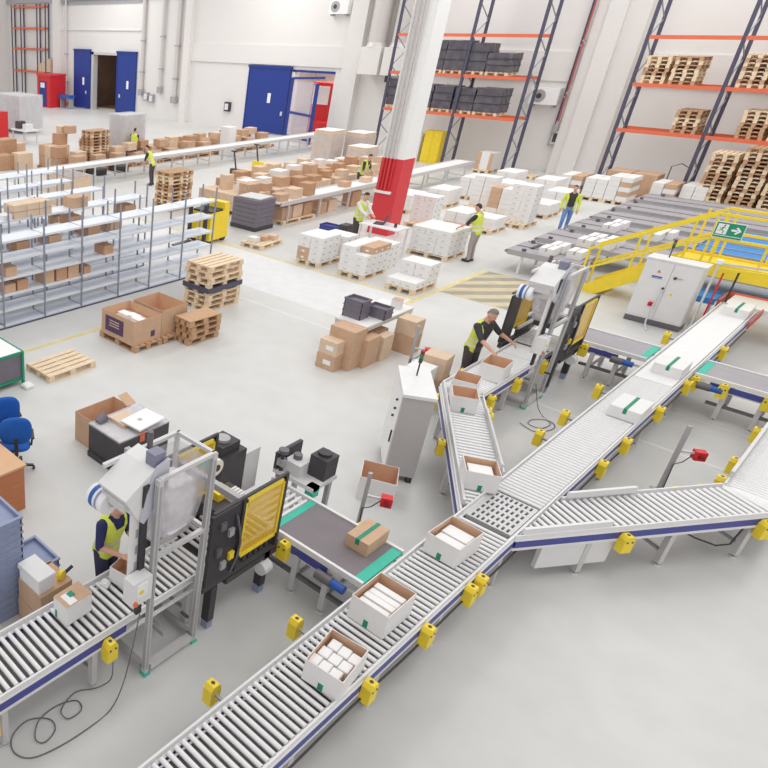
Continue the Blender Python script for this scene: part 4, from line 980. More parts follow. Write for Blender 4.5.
# ================================================================== PALLETS OF WHITE CARTONS
CM = None
def wcarton(sx=.392, sy=.292, h=.185, m='carton_white'):
    k = ('wc', sx, sy, h, m)
    if k not in _cache:
        b = MB().box(-sx/2, sx/2, -sy/2, sy/2, 0, h*.7, m).box(-sx/2-.004, sx/2+.004, -sy/2-.004, sy/2+.004, h*.7, h-.004, 'carton_white' if m != 'carton' else m)
        b.box(-.05, .05, -sy/2-.005, -sy/2, h*.25, h*.5, 'carton_grey' if m != 'carton' else 'paper').box(sx/2, sx/2+.005, -.04, .04, h*.3, h*.5, 'cabinet_side' if m != 'carton' else 'paper')
        _cache[k] = b.mesh('carton')
    return _cache[k]
far = MB()
def load(x, y, layers, plabel, clabel, indiv=True, nx=2, ny=4, brown=None, hfun=None, pal=True, w=.4, l=.3, z0=0):
    if pal: pallet(plabel, x, y, 0, 0, False, 'wood', None if indiv or clabel else 'pallets in the far carton field')
    for k in range(layers):
        for i in range(nx):
            for j in range(ny):
                if hfun and not hfun(i, j, k): continue
                br = brown and brown(i, j, k)
                px, py, pz = x+(i-(nx-1)/2)*w, y+(j-(ny-1)/2)*l, (.146 if pal else z0)+.185*k
                if indiv:
                    o = link('brown_carton' if br else 'white_carton', wcarton(m='carton' if br else 'carton_white'), None, (px+random.uniform(-.006, .006), py+random.uniform(-.006, .006), pz), random.uniform(-.02, .02))
                    tag(o, ('brown carton' if br else 'white lidded carton')+' '+clabel, 'box', ('brown' if br else 'white')+' cartons '+clabel)
                else: far.box(px-.19, px+.19, py-.14, py+.14, pz, pz+.18, 'carton' if br else 'carton_white')
load(-11.13, 18.1, 4, 'pallet under the leftmost block of white cartons', 'in the leftmost block on a pallet by the aisle', brown=lambda i, j, k: i == 0 and j == 0 and k in (0, 1), hfun=lambda i, j, k: not (j == 3))
load(-11.08, 19.0, 4, 'pallet behind the leftmost block of white cartons', 'in the stack behind the leftmost block', ny=2, pal=False)
load(-9.72, 18.1, 4, 'pallet under the second block of white cartons from the left', 'in the second block from the left by the aisle', brown=lambda i, j, k: k == 3 and j in (1, 2, 3) and i == 1, hfun=lambda i, j, k: not (k == 3 and j == 0 and i == 1))
load(-9.85, 19.2, 4, 'pallet behind the second block of white cartons', 'in the block between the second one and the desk', ny=2, pal=False)
load(-8.25, 18.1, 4, 'pallet under the half unloaded block of cartons at the aisle corner', 'in the half unloaded block at the aisle corner', hfun=lambda i, j, k: (k == 0) or (j >= 2 and k < 3))
pallet('wide pallet under the carton block the worker in grey trousers leans on', -9.4, 21.75, 0, 0, True, 'wood', None, 1.25, 1.22)
load(-9.4, 21.75, 4, '', 'in the block the worker in grey trousers leans on', nx=3, pal=False, z0=.146)
load(-11.45, 24.9, 5, 'pallet of white cartons right of the red column', 'in the stack right of the red column', nx=2, ny=2)
load(-10.7, 26.2, 2, 'pallet of low cartons behind the leaning worker', 'in the low block behind the leaning worker', False)
load(-9.75, 26.0, 2, 'pallet of low cartons right of the leaning worker', 'in the low block right of the leaning worker', False, ny=3)
load(-11.4, 29.3, 6, 'pallet under the tall white stack behind the low blocks', 'in the tall stack behind the low blocks', False, nx=2, ny=2)
load(-10.4, 28.5, 5, 'pallet under the mixed brown and white stack', 'in the mixed stack in the middle', False, nx=2, ny=2, brown=lambda i, j, k: i == 0 and k > 0)
load(-9.4, 27.7, 7, 'pallet under the tallest white stack facing the belt lanes', 'in the tallest stack facing the belt lanes', nx=2, ny=2)
FARL = 'of white cartons in the far carton field'
for i, (x, y, n) in enumerate(((-9.5, 30.0, 2), (-9.6, 31.9, 3), (-10.5, 33.1, 4), (-10.2, 35.0, 4), (-9.3, 35.0, 4), (-8.5, 35.0, 5), (-7.3, 36.0, 4), (-6.4, 36.3, 4), (-12.6, 28.6, 3), (-12.5, 31, 4), (-11.6, 32.0, 3), (-13.0, 26.6, 3), (-12.2, 33.6, 4), (-12.9, 24.8, 2))):
    load(x, y, n, 'pallet in the far field of white carton stacks', '', False, brown=(lambda i, j, k: i == 1 and k % 2) if i in (3, 5, 6) else None)
o = far.build('far_cartons'); tag(o, 'distant stacks of white cartons on pallets below the racks', 'box', None, 'stuff')

# rack loads
def bale(x, z, wd, h, label, y=37.6):
    pallet('pallet carrying a black bale on the tall rack', x, y, z, PI/2 if 0 else 0, False, 'wood', 'pallets under the black bales', 1.1, max(.8, wd-.05))
    bm = bmesh.new(); bmesh.ops.create_cube(bm, size=1); bmesh.ops.subdivide_edges(bm, edges=bm.edges, cuts=4, use_grid_fill=True)
    for v in bm.verts:
        v.co.x *= wd; v.co.y *= 1.1; v.co.z = (v.co.z+.5)*h
        v.co += Vector((random.uniform(-.02, .02), random.uniform(-.02, .02), random.uniform(-.02, .02) if v.co.z > .1 else 0))
    me = bpy.data.meshes.new('bale'); bm.to_mesh(me); bm.free(); me.materials.append(MATS['wrap_black'])
    t = thing('wrapped_bale', label, 'bale', (x, y, z+.144)); link('wrap', me, t)
    for f in (.35, .68): MB().box(-wd/2-.03, wd/2+.03, -.58, .58, h*f, h*f+.03, 'black').build('strap', t)
for i, (x, wd, h) in enumerate(((-18.4, .9, 1.3), (-17.45, .95, 1.3), (-16.45, .95, 1.2), (-15.4, 1.05, .8))):
    bale(x, 4.36, wd, h, 'black wrapped bale on the upper rack shelf, %s from the column' % ('first', 'second', 'third', 'fourth, shortest')[i])
for i, (x, wd, h) in enumerate(((-20.1, .85, 1.25), (-18.6, .9, 1.05), (-17.6, .95, 1.05), (-16.55, .95, 1.0), (-15.45, 1.15, 1.05))):
    bale(x, 2.6, wd, h, 'black wrapped bale on the lower rack shelf, %s' % ('left of the column', 'first right of the column', 'second right of the column', 'third right of the column', 'widest at the right end')[i])
def pstack(x, y, z, n, what, W=.8):
    for i in range(n): pallet('wooden pallet in the '+what, x+random.uniform(-.02, .02), y, z+.144*i, random.uniform(-.02, .02), False, 'wood' if random.random() < .6 else 'wood_old', what, 1.2, W)
pstack(-9.35, 37.6, 4.36, 7, 'left pallet stack on the upper shelf of the right rack'); pstack(-8.4, 37.6, 4.36, 7, 'second pallet stack on the upper shelf of the right rack', .85)
pstack(-6.35, 37.6, 4.36, 8, 'pallet stack on the upper shelf at the right edge'); pstack(-5.45, 37.6, 4.36, 8, 'pallet stack cut off by the right edge on the upper shelf')
pstack(-7.75, 37.6, 2.6, 6, 'single pallet stack on the lower shelf of the right rack'); pstack(-5.75, 37.6, 2.6, 7, 'pallet stack on the lower shelf at the right edge'); pstack(-4.8, 37.6, 2.6, 7, 'pallet stack cut off by the right edge on the lower shelf')
pstack(-5.95, 36.4, 0, 15, 'tall pallet stack on the floor below the right rack', .8); pstack(-5.0, 36.4, 0, 17, 'tallest pallet stack on the floor at the right edge', .8)
pstack(-4.1, 36.4, 0, 16, 'pallet stack on the floor beyond the right edge', .8)
for i, x in enumerate((-9.15, -8.25)):
    closed_carton('large brown carton on the floor under the right rack, %s of two' % ('left', 'right')[i], x, 36.9, .144, .85, 1.0, .85, 0, 'carton', None); pallet('pallet under the large brown cartons', x, 36.9, 0, 0, False, 'wood_old', 'pallets under the large brown cartons')
t = thing('hand_trolley', 'thin wire trolley handle standing behind the white cartons under the right rack', 'trolley', (-7.4, 37.3, 0))
MB().tube([(-.3, 0, .1), (-.3, 0, 1.3), (.0, 0, 1.45), (.3, 0, 1.3), (.3, 0, .1)], .02, 'dark').build('handle', t); MB().box(-.3, .3, -.25, .25, .08, .12, 'dark').build('platform', t)

# things below the left rack
t = thing('yellow_locker', 'bright yellow locker below the black bale rack', 'locker', (-17.9, 38.0, 0)); MB().box(-.45, .45, -.3, .3, 0, 1.6, 'yellow').build('body', t); MB().box(-.43, -.01, -.32, -.3, .08, 1.55, 'yellow').build('door', t); MB().box(.01, .43, -.32, -.3, .08, 1.55, 'yellow').build('door', t)
t = thing('grey_locker', 'pale grey machine beside the yellow locker', 'machine', (-18.9, 38.0, 0)); MB().box(-.4, .4, -.3, .3, 0, 1.4, 'cabinet').build('body', t); MB().box(-.3, .3, -.31, -.3, .9, 1.25, 'dark').build('window', t)
c = closed_carton('white drum carton on a pallet below the bale rack', -14.9, 37.6, .144, .7, .8, .8, 0, 'carton_white', None); pallet('pallet under the white drum carton', -14.95, 37.6, 0, 0, False, 'wood')
MB().box(-.36, -.2, -.42, -.4, 0, .8, 'carton').box(.2, .36, -.42, -.4, 0, .8, 'carton').build('brown_side', c)
pallet('empty pallet lying at the foot of the right upright', -13.2, 37.6, 0, PI/2, False, 'wood')

# ================================================================== FAR CONVEYORS WITH BROWN CARTONS
def far_conv(label, x0, x1, y0, y1):
    t = thing('packing_conveyor', label, 'conveyor', (0, 0, 0)); z = .8
    MB().box(x0, x1, y0, y1, z-.04, z, 'belt_white').build('belt', t)
    for x in (x0, x1): MB().box(x-.03, x+.03, y0, y1, z-.1, z+.03, 'alu').build('side_rail', t)
    y = y0+.5
    while y < y1:
        for x in (x0, x1): MB().cbox(x, y, 0, .06, .06, z-.1, 'alu').build('leg', t)
        MB().bar((x0, y, .25), (x1, y, .25), .03, .03, 'alu').build('cross_bar', t); y += 1.9
far_conv('white packing conveyor passing behind the red column', -15.2, -14.45, 20.5, 35.0)
far_conv('white packing conveyor running along the back towards the right blue gate', -25.0, -24.2, 12, 38.8)
def scatter(label, group, pts, mats=('carton', 'carton_light', 'carton_dark')):
    for i, (x, y, z, s, h) in enumerate(pts):
        mm = mats[i % len(mats)]; tone = {'carton': 'mid brown ', 'carton_light': 'pale brown ', 'carton_dark': 'dark brown ', 'carton_white': 'white '}[mm]
        closed_carton(tone+label.replace('brown ', ''), x, y, z, s, s*1.15, h, random.uniform(-.15, .15), mm, None, group=group, name='white_carton' if mm == 'carton_white' else 'brown_carton')
random.seed(11)
scatter('brown carton waiting on the packing conveyor behind the red column', 'cartons on the packing conveyor behind the column', [(-14.82, 20.9+.8*i, .8, .42, .25+.1*(i % 3)) for i in range(3)] + [(-14.85, 25+1.5*i, .8, .35, .2) for i in range(4)])
scatter('brown carton stored under the packing conveyor behind the red column', 'cartons under the packing conveyor', [(-14.8, 21.1+.62*i, .146, .5, .45) for i in range(3)] + [(-14.85, 23.4+.7*i, 0, .45, .45) for i in range(2)] + [(-14.8, 25.6, 0, .45, .6)])
pallet('pallet under the cartons below the packing conveyor', -14.8, 21.7, 0, 0, False, 'wood', None, 1.9, .8)
pts = []
for i in range(40):
    pts.append((-16.2-2.1*((i*.618) % 1), 20.9+9.6*i/40, .752, .34+.2*random.random(), .22+.32*random.random()))
scatter('carton in the jumble between the two packing conveyors', 'jumble of cartons between the packing conveyors', pts, ('carton', 'carton_light', 'carton_white', 'carton_dark', 'carton_light'))
for i in range(5): pallet('pallet under the jumble of cartons between the packing conveyors', -17.2, 21.3+2*i, 0, 0, False, 'wood', 'pallets under the carton jumble', 1.4, 2.0)
for i in range(5):
    o = link('flat_carton_block', box_mesh(2.1, 1.7, .604, 'carton_light', .01), None, (-17.2, 21.3+2*i, .146)); tag(o, 'wide pale cardboard block carrying the carton jumble', 'box', 'cardboard blocks under the carton jumble')
pts = []
for i in range(34):
    pts.append((-26.6-.5*(i % 3), 21.0+.42*i, .144+(.5 if i % 4 == 1 else 0)*0, .5+.1*random.random(), .45+.35*random.random()))
for i in range(10): pts.append((-26.8-.3*(i % 2), 24.5+1.1*i, .75, .5, .35))
pts = [p for p in pts]
scatter('brown carton in the long row behind the far packing conveyor', 'long row of cartons behind the far conveyor', pts)
for i in range(8): pallet('pallet under the long row of cartons behind the far conveyor', -27.1, 21.6+1.9*i, 0, 0, False, 'wood_old', 'pallets under the long row', 1.8, 1.6)
c = closed_carton('tall white carton between the brown ones behind the far conveyor', -25.9, 31.0, 0, .6, .6, 1.5, 0, 'carton_white', None)
# left corner pile
pts = [(-28.6+.5*(i % 3), 20.6+.55*(i//3 % 3), .144+.5*(i//9), .52, .49) for i in range(14)] + [(-28.3, 21.2, 1.14, .5, .5), (-28.0, 21.6, 1.64, .42, .35), (-28.5, 21.5, 1.64, .4, .3), (-30.4, 19.3, 0, .8, 1.3), (-29.9, 19.9, 0, .6, .6), (-30.8, 20.1, 0, .8, 1.0), (-29.6, 18.6, 0, .8, .7), (-31.2, 18.9, 0, .8, .9), (-29.0, 19.4, 0, .7, .8)]
scatter('brown carton in the pile at the far left behind the shelving', 'carton pile at the far left', pts)
pallet('wide pallet under the far left carton pile', -28.1, 21.2, 0, 0, False, 'wood_old', None, 1.9, 1.7)
pstack(-27.7, 23.0, 0, 12, 'tall pallet stack at the far left before the blue gate'); pstack(-29.8, 24.5, .0, 7, 'lower pallet stack at the far left before the blue gate')
pstack(-18.7, 19.5, 0, 10, 'pallet stack behind the right end of the shelving')
# film wrapped load
t = thing('wrapped_load', 'tall load under milky stretch film at the far left', 'pallet load', (-27.9, 25.3, 0)); MB().box(-.55, .55, -.7, .7, .14, 2.3, 'carton_grey').build('goods', t); MB().box(-.6, .6, -.75, .75, .1, 2.35, 'stretch').build('stretch_film', t)
t = thing('wrapped_load', 'wide load under milky stretch film at the left edge before the corner rack', 'pallet load', (-41.0, 27.2, 0)); MB().box(-1.5, 1.5, -.9, .9, .3, 2.3, 'carton_grey').build('goods', t); MB().box(-1.55, 1.55, -.95, .95, .25, 2.35, 'stretch').build('stretch_film', t)
t = thing('red_machine', 'red machine at the left edge in front of the wrapped load', 'machine', (-39.2, 24.2, 0)); MB().box(-.8, .8, -.5, .5, .1, 1.6, 'red').build('body', t); MB().box(.2, .7, -.52, -.5, .5, 1.3, 'paper').build('panel', t); MB().box(-.8, .8, -.5, .5, 0, .1, 'dark').build('plinth', t)
t = thing('work_trolley', 'small white work trolley with dark parts beside the red machine', 'trolley', (-36.4, 24.6, 0)); MB().box(-.8, .8, -.5, .5, .7, .78, 'white_metal').build('top', t); MB().box(-.6, -.2, -.3, .2, .78, 1.2, 'dark').build('printer', t); MB().box(.2, .6, -.3, .2, .78, 1.1, 'cabinet').build('monitor', t)
for a in (-.7, .7):
    for b in (-.4, .4): MB().cbox(a, b, 0, .06, .06, .7, 'alu').build('leg', t)
for i in range(3):
    o = link('black_crate', box_mesh(.9, .6, .3, 'dark', .03), None, (-25.9+.0*i, 20.2+1.4*i, .0)); tag(o, 'flat black crate on the floor by the far conveyor', 'crate', 'flat black crates by the far conveyor')

# wrapped beige loads by the gate
for i, (x, y, h, l) in enumerate(((-20.7, 32.6, 1.75, 'tallest beige wrapped load, left of three near the right gate'), (-19.9, 34.2, 1.6, 'beige wrapped load at the back near the right gate'), (-18.9, 32.9, 1.15, 'lower beige wrapped load near the bale rack'))):
    t = thing('wrapped_load', l, 'pallet load', (x, y, 0)); MB().box(-.5, .5, -.55, .55, .144, h, 'carton_light').build('goods', t); MB().box(-.52, .52, -.57, .57, .144, h-.15, 'stretch').build('stretch_film', t); MB().box(-.51, .51, -.56, .56, h, h+.02, 'paper').build('top_sheet', t)
    pallet('pallet under the beige wrapped loads near the right gate', x, y, 0, 0, False, 'wood_old', 'pallets under the beige loads', 1.1, 1.0)

# dark folded-tote block
for i in range(6):
    o = link('folded_tote_layer', box_mesh(1.08, .98, .15, 'tote_dark', .012), None, (-15.0, 19.72, .13+.155*i), .01*(i % 2)); tag(o, 'dark grey layer of folded totes in the square block near the shelving end' if i < 5 else 'top dark grey layer of folded totes under the loose sheets', 'tote', 'dark block of folded totes')
o = MB().cbox(0, 0, 0, 1.1, 1.0, .13, 'dark').build('plastic_pallet', None, (-15.0, 19.72, 0)); tag(o, 'dark plastic pallet under the folded tote block', 'pallet')
o = link('carton_sheet', box_mesh(.9, .8, .03, 'carton_grey'), None, (-14.98, 19.72, 1.065), .1); tag(o, 'grey sheet lying on the dark tote block', 'sheet')
# small pallet with packets
pallet('pallet with a few packets on the floor right of the dark tote block', -13.35, 18.2, 0, .1, True)
for i in range(3): closed_carton('small %s carton on the nearly empty pallet by the aisle' % ('white', 'brown', 'pale')[i], -13.45+.1*i, 17.9+.35*i, .146, .3, .28, .14, .1*i, ('carton_white', 'carton', 'carton_light')[i], None)
# yellow stacker truck
t = thing('stacker_truck', 'yellow and black stacker truck at the end of the shelving', 'forklift', (-14.75, 16.95, 0), .1)
MB().box(-.4, .4, -.25, .75, .12, 1.0, 'yellow').build('body', t); MB().box(-.38, .38, .5, .75, 1.0, 1.25, 'yellow').build('battery_cover', t); MB().box(-.35, .35, -.2, .45, 1.0, 1.06, 'black').build('seat_plate', t)
for s in (-1, 1): MB().box(s*.3-.05, s*.3+.05, -.45, -.35, .1, 1.4, 'black').build('mast', t)
MB().box(-.35, .35, -.46, -.36, 1.3, 1.4, 'tote_blue').build('mast_bar', t)
for s in (-1, 1): MB().box(s*.22-.06, s*.22+.06, -1.3, -.45, .05, .1, 'steel_dark').build('fork', t)
for (x, y) in ((-.32, .6), (.32, .6), (-.32, -.1), (.32, -.1)): MB().cyl((x-.05, y, .12), (x+.05, y, .12), .12, None, 'black', 12).build('wheel', t)
MB().box(-.3, .3, .755, .76+.01, .3, .8, 'dark').build('rear_grille', t)
# pallet jacks
for i, (x, y, m) in enumerate(((-21.3, 26.4, 'dark'), (-22.0, 28.9, 'yellow'))):
    t = thing('pallet_jack', ('dark hand pallet jack with raised handle, nearer of the two behind the far conveyor', 'yellow pallet jack with raised handle, farther of the two')[i], 'pallet jack', (x, y, 0))
    for s in (-1, 1): MB().box(s*.2-.07, s*.2+.07, 0, 1.1, .05, .11, m).build('fork', t)
    MB().box(-.27, .27, -.2, .02, .05, .4, m).build('pump_body', t); MB().bar((0, -.1, .4), (0, -.35, 1.2), .05, .05, 'dark').build('handle_bar', t); MB().bar((-.15, -.36, 1.22), (.15, -.36, 1.22), .05, .05, 'black').build('grip', t)
    MB().cyl((-.1, -.15, .08), (.1, -.15, .08), .08, None, 'black', 10).build('wheel', t)
    pallet('pallet on the '+('dark', 'yellow')[i]+' pallet jack', x, y+.65, .11, 0, False, 'wood')

# desk with laptop in front of the red column
t = thing('standing_desk', 'white desk with laptop in front of the red column', 'desk', (-10.4, 20.15, 0))
link('top', box_mesh(1.25, .75, .03, 'white_metal'), t, (0, 0, .92))
for a in (-.58, .58):
    for b in (-.33, .33): MB().cbox(a, b, 0, .05, .05, .92, 'white_metal').build('leg', t)
MB().bar((-.58, .33, .3), (.58, .33, .3), .04, .04, 'white_metal').build('cross_bar', t)
t = thing('laptop', 'open black laptop on the white desk', 'laptop', (-10.6, 20.2, .95), -PI/2+.3)
MB().box(-.2, .2, -.14, .14, 0, .02, 'dark').build('keyboard_base', t); sc = MB().prism([(.14, .02), (.16, .02), (.24, .3), (.22, .3)], -.2, .2, 'x', 'dark').build('lid', t); MB().prism([(.139, .04), (.14, .04), (.218, .28), (.216, .28)], -.18, .18, 'x', 'screen').build('display', sc)
o = MB().cyl((0, 0, 0), (0, 0, .12), .045, .04, 'dark', 12).cyl((0, 0, .12), (0, 0, .122), .035, None, 'screen', 12).build('cup', None, (-10.05, 20.15, .95)); tag(o, 'dark cup on the white desk beside the laptop', 'cup')
o = link('tote', tote_mesh(.6, .4, .22, 'blue_plate'), None, (-13.0, 21.5, 0)); tag(o, 'single blue tote on the floor beside the worker at the desk', 'tote')
o = link('dark_case', box_mesh(.3, .4, .5, 'dark', .02), None, (-12.1, 20.95, 0)); tag(o, 'dark case on the floor behind the worker at the desk', 'case')

# ================================================================== PEOPLE
def person(label, loc, rz, hands, lean=0, mats=None, voxel=.014, stride=0, hair='hair', vest='closed', sleeves='short', H=1.0, headpitch=0, twist=0, headturn=0):
    """local frame: standing at origin, facing +y; hands: ((x,y,z) right, (x,y,z) left) in local metres or None"""
    M = dict(shirt='shirt_dark', trousers='trousers_dark'); M.update(mats or {})
    bm = bmesh.new(); segs = []     # (kind, a, b, ra, rb)
    L = math.radians(lean); piv = Vector((0, 0, .95)); RL = Matrix.Rotation(-L, 3, 'X')
    def up(p): return RL @ (Vector(p)-piv) + piv
    def ball(c, r, rot=None):
        s = bmesh.ops.create_icosphere(bm, subdivisions=2, radius=1)
        for v in s['verts']:
            q = Vector((v.co.x*r[0], v.co.y*r[1], v.co.z*r[2])); v.co = (rot @ q if rot else q) + Vector(c)
    def limb(kind, a, b, ra, rb):
        a, b = Vector(a), Vector(b); segs.append((kind, a, b, ra, rb))
        ball(a, (ra,)*3); ball(b, (rb,)*3); d = b-a
        s = bmesh.ops.create_cone(bm, cap_ends=True, segments=12, radius1=ra, radius2=rb, depth=d.length)
        q = d.to_track_quat('Z', 'Y').to_matrix()
        for v in s['verts']: v.co = q @ v.co + (a+b)/2
    # torso rings
    rings = [(.84, .15, .105, 0), (.93, .165, .115, 0), (1.05, .145, .10, .005), (1.18, .16, .108, .01), (1.32, .18, .112, .012), (1.41, .165, .095, 0), (1.46, .09, .07, -.005), (1.50, .058, .058, -.005)]
    n = 16; prev = None; first = None
    for (z, rx, ry, oy) in rings:
        cur = []
        for i in range(n):
            a = 2*PI*i/n; p = Vector((rx*math.copysign(abs(math.cos(a))**.8, math.cos(a)), oy+ry*math.copysign(abs(math.sin(a))**.8, math.sin(a)), z))
            cur.append(bm.verts.new(up(p) if z > .95 else p))
        if prev:
            for i in range(n): bm.faces.new((prev[i], prev[(i+1) % n], cur[(i+1) % n], cur[i]))
        else: first = cur
        prev = cur
    bm.faces.new(prev); bm.faces.new(first[::-1])
    segs.append(('pelvis', Vector((-.05, 0, .9)), Vector((.05, 0, .9)), .12, .12))
    segs.append(('torso', up((0, 0, 1.03)), up((0, 0, 1.2)), .13, .13)); segs.append(('torso', up((-.08, 0, 1.33)), up((.08, 0, 1.33)), .11, .11)); segs.append(('torso', up((-.07, 0, 1.42)), up((.07, 0, 1.42)), .06, .06))
    limb('neck', up((0, 0, 1.46)), up((0, .015, 1.55)), .055, .052)
    # head
    HP = Matrix.Rotation(-L*.5-math.radians(headpitch), 3, 'X'); HT = Matrix.Rotation(headturn, 3, 'Z'); HR = HT @ HP
    nk = up((0, .01, 1.53))
    def hd(p): return HR @ Vector(p) + nk
    ball(hd((0, .01, .125)), (.074, .092, .11), HR); ball(hd((0, .035, .065)), (.056, .065, .065), HR)
    ball(hd((0, .105, .10)), (.014, .02, .024), HR); ball(hd((0, .09, .065)), (.028, .018, .014), HR)
    for s in (-1, 1): ball(hd((s*.076, 0, .105)), (.012, .022, .033), HR)
    segs.append(('head', hd((0, .01, .06)), hd((0, .01, .15)), .08, .09))
    # legs
    for s in (-1, 1):
        st = stride*s; hip = Vector((s*.085, 0, .9)); an = Vector((s*.1, st-.02, .09)); kn = (hip+an)/2 + Vector((s*.005, .035+.25*abs(st)*(1 if st > 0 else .4), .02))
        limb('leg', hip, kn, .09, .062); limb('leg', kn, an, .06, .042)
        toe = an + Vector((s*.02, .15, -.045)); limb('foot', an+Vector((0, -.03, -.045)), toe, .043, .038)
    # arms with two-bone IK
    for s, target in zip((1, -1), hands):
        sh = up((s*.195, 0, 1.40)); tg = Vector(target) if target else up((s*.27, .06, .86)); u, f = .285, .255
        d = tg-sh; D = min(d.length, u+f-.012); d = d.normalized(); tg = sh+d*D
        a = (u*u-f*f+D*D)/(2*D); hh = math.sqrt(max(0, u*u-a*a)); pole = Vector((s*.5, -.6, -.75)); pole = (pole-d*pole.dot(d)).normalized()
        el = sh+d*a+pole*hh
        limb('uarm', sh, el, .056, .043); limb('farm', el, tg, .042, .028)
        hdn = (tg-el).normalized(); side = hdn.cross(Vector((0, 0, 1)));
        if side.length < .2: side = Vector((0, 1, 0)) - hdn*hdn.y
        side.normalize(); pn = side.cross(hdn).normalized()   # palm plane: hdn, side
        if pn.z > 0: pn = -pn
        pc = tg+hdn*.055
        Rm = Matrix((side, hdn, pn)).transposed(); ball(pc, (.042, .055, .018), Rm); segs.append(('hand', tg+hdn*.02, tg+hdn*.14, .04, .03))
        for k, (o, ln) in enumerate(((-.03, .062), (-.01, .075), (.01, .07), (.03, .055))):
            b0 = tg+hdn*.095+side*o; b1 = b0+(hdn*.85+pn*.5).normalized()*ln*.55; b2 = b1+(hdn*.3+pn*.95).normalized()*ln*.45
            limb('hand', b0, b1, .0095, .009); limb('hand', b1, b2, .009, .008)
        ts = -s; t0 = tg+hdn*.035+side*.035*ts; t1 = t0+(hdn*.6+side*.7*ts+pn*.3).normalized()*.04; t2 = t1+(hdn*.9+pn*.4).normalized()*.035
        limb('hand', t0, t1, .0115, .0105); limb('hand', t1, t2, .0105, .009)
    me = bpy.data.meshes.new('rough'); bm.to_mesh(me); bm.free()
    tmp = bpy.data.objects.new('rough', me); COL.objects.link(tmp)
    md = tmp.modifiers.new('r', 'REMESH'); md.mode = 'VOXEL'; md.voxel_size = voxel
    sm = tmp.modifiers.new('s', 'SMOOTH'); sm.iterations = 2; sm.factor = .5
    dg = bpy.context.evaluated_depsgraph_get(); dg.update(); body = bpy.data.meshes.new_from_object(tmp.evaluated_get(dg))
    bpy.data.objects.remove(tmp)
    nv = len(body.vertices); co = np.empty(nv*3); body.vertices.foreach_get('co', co); co = co.reshape(-1, 3)
    no = np.empty(nv*3); body.vertices.foreach_get('normal', no); no = no.reshape(-1, 3)
    best = np.full(nv, 1e9); kind = np.full(nv, -1); names = ['pelvis', 'torso', 'neck', 'head', 'leg', 'foot', 'uarm', 'farm', 'hand']
    for (kn, a, b, ra, rb) in segs:
        a, b = np.array(a), np.array(b); d = b-a; tt = np.clip(((co-a) @ d)/max(d @ d, 1e-9), 0, 1)
        dist = np.linalg.norm(co-(a+tt[:, None]*d), axis=1) - (ra+(rb-ra)*tt)
        m = dist < best; best[m] = dist[m]; kind[m] = names.index(kn)
    faces = [tuple(p.vertices) for p in body.polygons]
    fk = [names[int(np.bincount([kind[i] for i in f]).argmax())] for f in faces]
    body.materials.clear(); body.materials.append(MATS['skin'])
    for p in body.polygons: p.use_smooth = True
    t = thing('person', label, 'person', loc, rz); t.scale = (H, H, H)
    bo = link('body', body, t)
    inv = np.array(RL.transposed()); rest = (co-np.array(piv)) @ inv.T + np.array(piv)   # upright coordinates of the upper body
    def shell(name, sel, off, m, mfun=None, mats2=()):
        idx = sorted({i for k in sel for i in faces[k]}); mp = {v: j for j, v in enumerate(idx)}
        me = bpy.data.meshes.new(name); me.from_pydata([tuple(co[i]+no[i]*off) for i in idx], [], [tuple(mp[i] for i in faces[k]) for k in sel])
        me.materials.append(MATS[m])
        for q in mats2: me.materials.append(MATS[q])
        for j, p in enumerate(me.polygons):
            p.use_smooth = True
            if mfun: p.material_index = mfun(sel[j])
        return link(name, me, bo)
    fc = np.array([rest[list(f)].mean(0) for f in faces]); fcw = np.array([co[list(f)].mean(0) for f in faces])
    R = range(len(faces))
    shell('trousers', [k for k in R if fk[k] in ('leg', 'pelvis')], .008, M['trousers'])
    shell('shoes', [k for k in R if fk[k] == 'foot'], .006, 'shoe')
    arms = ('uarm',) if sleeves == 'short' else (() if sleeves == 'jacket' else ('uarm', 'farm'))
    if sleeves == 'jacket': shell('jacket_sleeves', [k for k in R if fk[k] in ('uarm', 'farm')], .012, 'vest')
    shell('shirt', [k for k in R if fk[k] == 'torso' or fk[k] in arms or (fk[k] == 'neck' and fc[k][2] < 1.5 and 0)], .008, M['shirt'])
    if vest:
        vs_ = [k for k in R if (fk[k] == 'torso' and abs(fc[k][0]) < .175 and not (fc[k][1] > 0 and abs(fc[k][0]) < .05 + (.05 if vest == 'open' else 0) + max(0, fc[k][2]-1.3)*.3 and (vest == 'open' or fc[k][2] > 1.34))) or (fk[k] == 'pelvis' and fc[k][2] > .84 and not (vest == 'open' and fc[k][1] > 0 and abs(fc[k][0]) < .1))]
        shell('high_visibility_vest', vs_, .02, 'vest', lambda k: 1 if (1.08 < fc[k][2] < 1.13 or .97 < fc[k][2] < 1.01) else 0, ('reflective',))
    Hm = np.array(HR); nkv = np.array(nk); hl = (fcw-nkv) @ Hm      # head-local coordinates
    hs = [k for k in R if fk[k] == 'head' and hl[k][2] > .09 and (hl[k][2] > .165 - max(0, -hl[k][1]-.0)*1.4 + (0.02 if hl[k][1] > .05 else 0)) and not (abs(hl[k][0]) > .078)]
    shell('hair', hs, .01, hair)
    for s in (-1, 1):
        e = MB(); c = Vector((s*.03, .094, .125)); e.add([c+Vector((.012*math.cos(a), .0, .007*math.sin(a))) for a in np.arange(0, 2*PI, PI/4)] + [c+Vector((0, .006, 0))], [(i, (i+1) % 8, 8) for i in range(8)], 'dark', True)
        o = e.build('eye', bo); o.matrix_local = Matrix.Translation(nk) @ HR.to_4x4()
    o = MB().box(-.022, .022, .100, .106, .058, .066, 'mouth').build('mouth', bo); o.matrix_local = Matrix.Translation(nk) @ HR.to_4x4()
    return t
def to_local(loc, rz, p, H=1):
    q = Matrix.Rotation(-rz, 3, 'Z') @ (Vector(p)-Vector(loc)); return tuple(q/H)
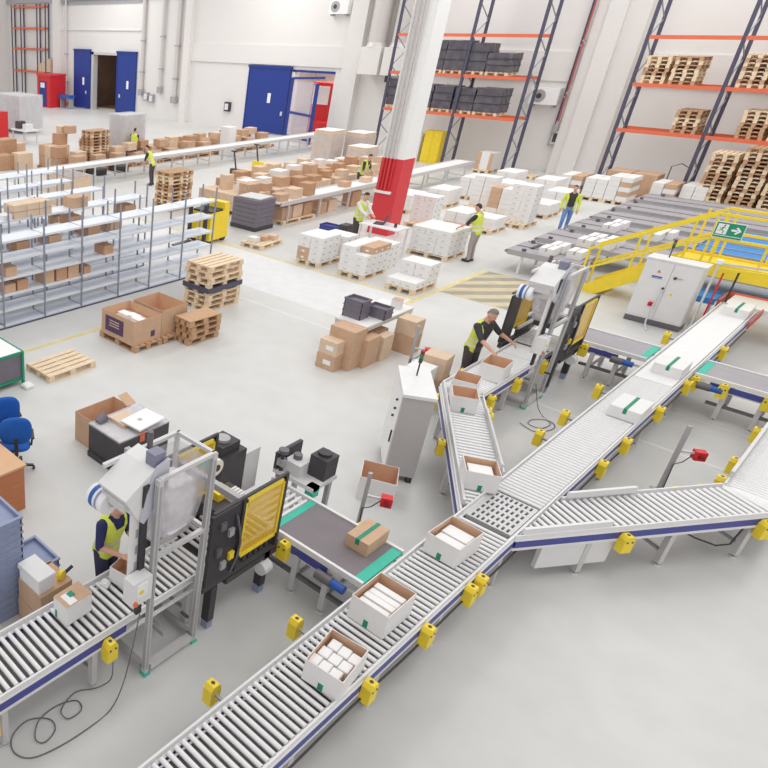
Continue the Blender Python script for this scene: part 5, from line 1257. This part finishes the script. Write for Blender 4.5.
def worker(label, loc, rz, right=None, left=None, **kw):
    H = kw.get('H', 1)
    person(label, loc, rz, (to_local(loc, rz, right, H) if right else None, to_local(loc, rz, left, H) if left else None), **kw)
worker('worker in navy shirt and yellow vest filling a carton under the near bagging frame', (-4.56, 4.07, 0), -PI/2+.1, (-4.22, 3.98, 1.03), (-4.2, 4.2, 1.05), lean=12, H=.97, voxel=.009, mats=dict(shirt='shirt_navy', trousers='trousers_navy'), headpitch=15)
worker('worker in dark shirt and yellow vest at the far packing station', (-4.58, 13.2, 0), -PI/2-.25, (-4.12, 12.85, 1.06), (-4.05, 13.65, 1.0), lean=11, voxel=.009, mats=dict(shirt='shirt_dark', trousers='trousers_dark'), hair='hair_grey', vest='open', headpitch=18)
worker('worker in yellow vest typing at the laptop before the red column', (-11.45, 20.45, 0), -PI/2-.15, (-10.85, 20.1, 1.02), (-10.85, 20.35, 1.02), lean=8, mats=dict(shirt='shirt_white', trousers='trousers_dark'), sleeves='long', headpitch=15)
worker('worker in grey trousers leaning his hands on a block of white cartons', (-8.4, 21.8, 0), PI/2-.05, (-8.88, 22.0, .95), (-8.88, 21.65, .95), lean=10, mats=dict(shirt='shirt_dark', trousers='trousers_grey'), H=.98, headpitch=5)
worker('man in jeans and open yellow vest walking along the belt lanes', (-8.05, 27.9, 0), PI+.35, None, None, lean=0, stride=.18, mats=dict(shirt='shirt_black', trousers='jeans'), vest='open', sleeves='jacket', H=.91)
worker('worker in yellow vest standing far left beside the film wrapped load', (-26.9, 24.9, 0), .3, (-27.1, 25.3, 1.1), (-27.3, 25.3, 1.1), lean=5, mats=dict(shirt='shirt_dark', trousers='trousers_navy'), voxel=.02)
worker('worker with brown hair bending over the far packing conveyor', (-22.4, 21.9, 0), PI/2+.4, (-22.9, 21.9, .8), (-22.8, 21.6, .8), lean=25, mats=dict(shirt='shirt_dark', trousers='trousers_dark'), voxel=.02)
worker('worker in yellow vest half hidden behind cartons left of the red column', (-15.75, 27.6, 0), -PI/2, (-15.3, 27.4, .95), (-15.3, 27.8, .95), lean=25, mats=dict(shirt='shirt_dark', trousers='trousers_dark'), voxel=.02)
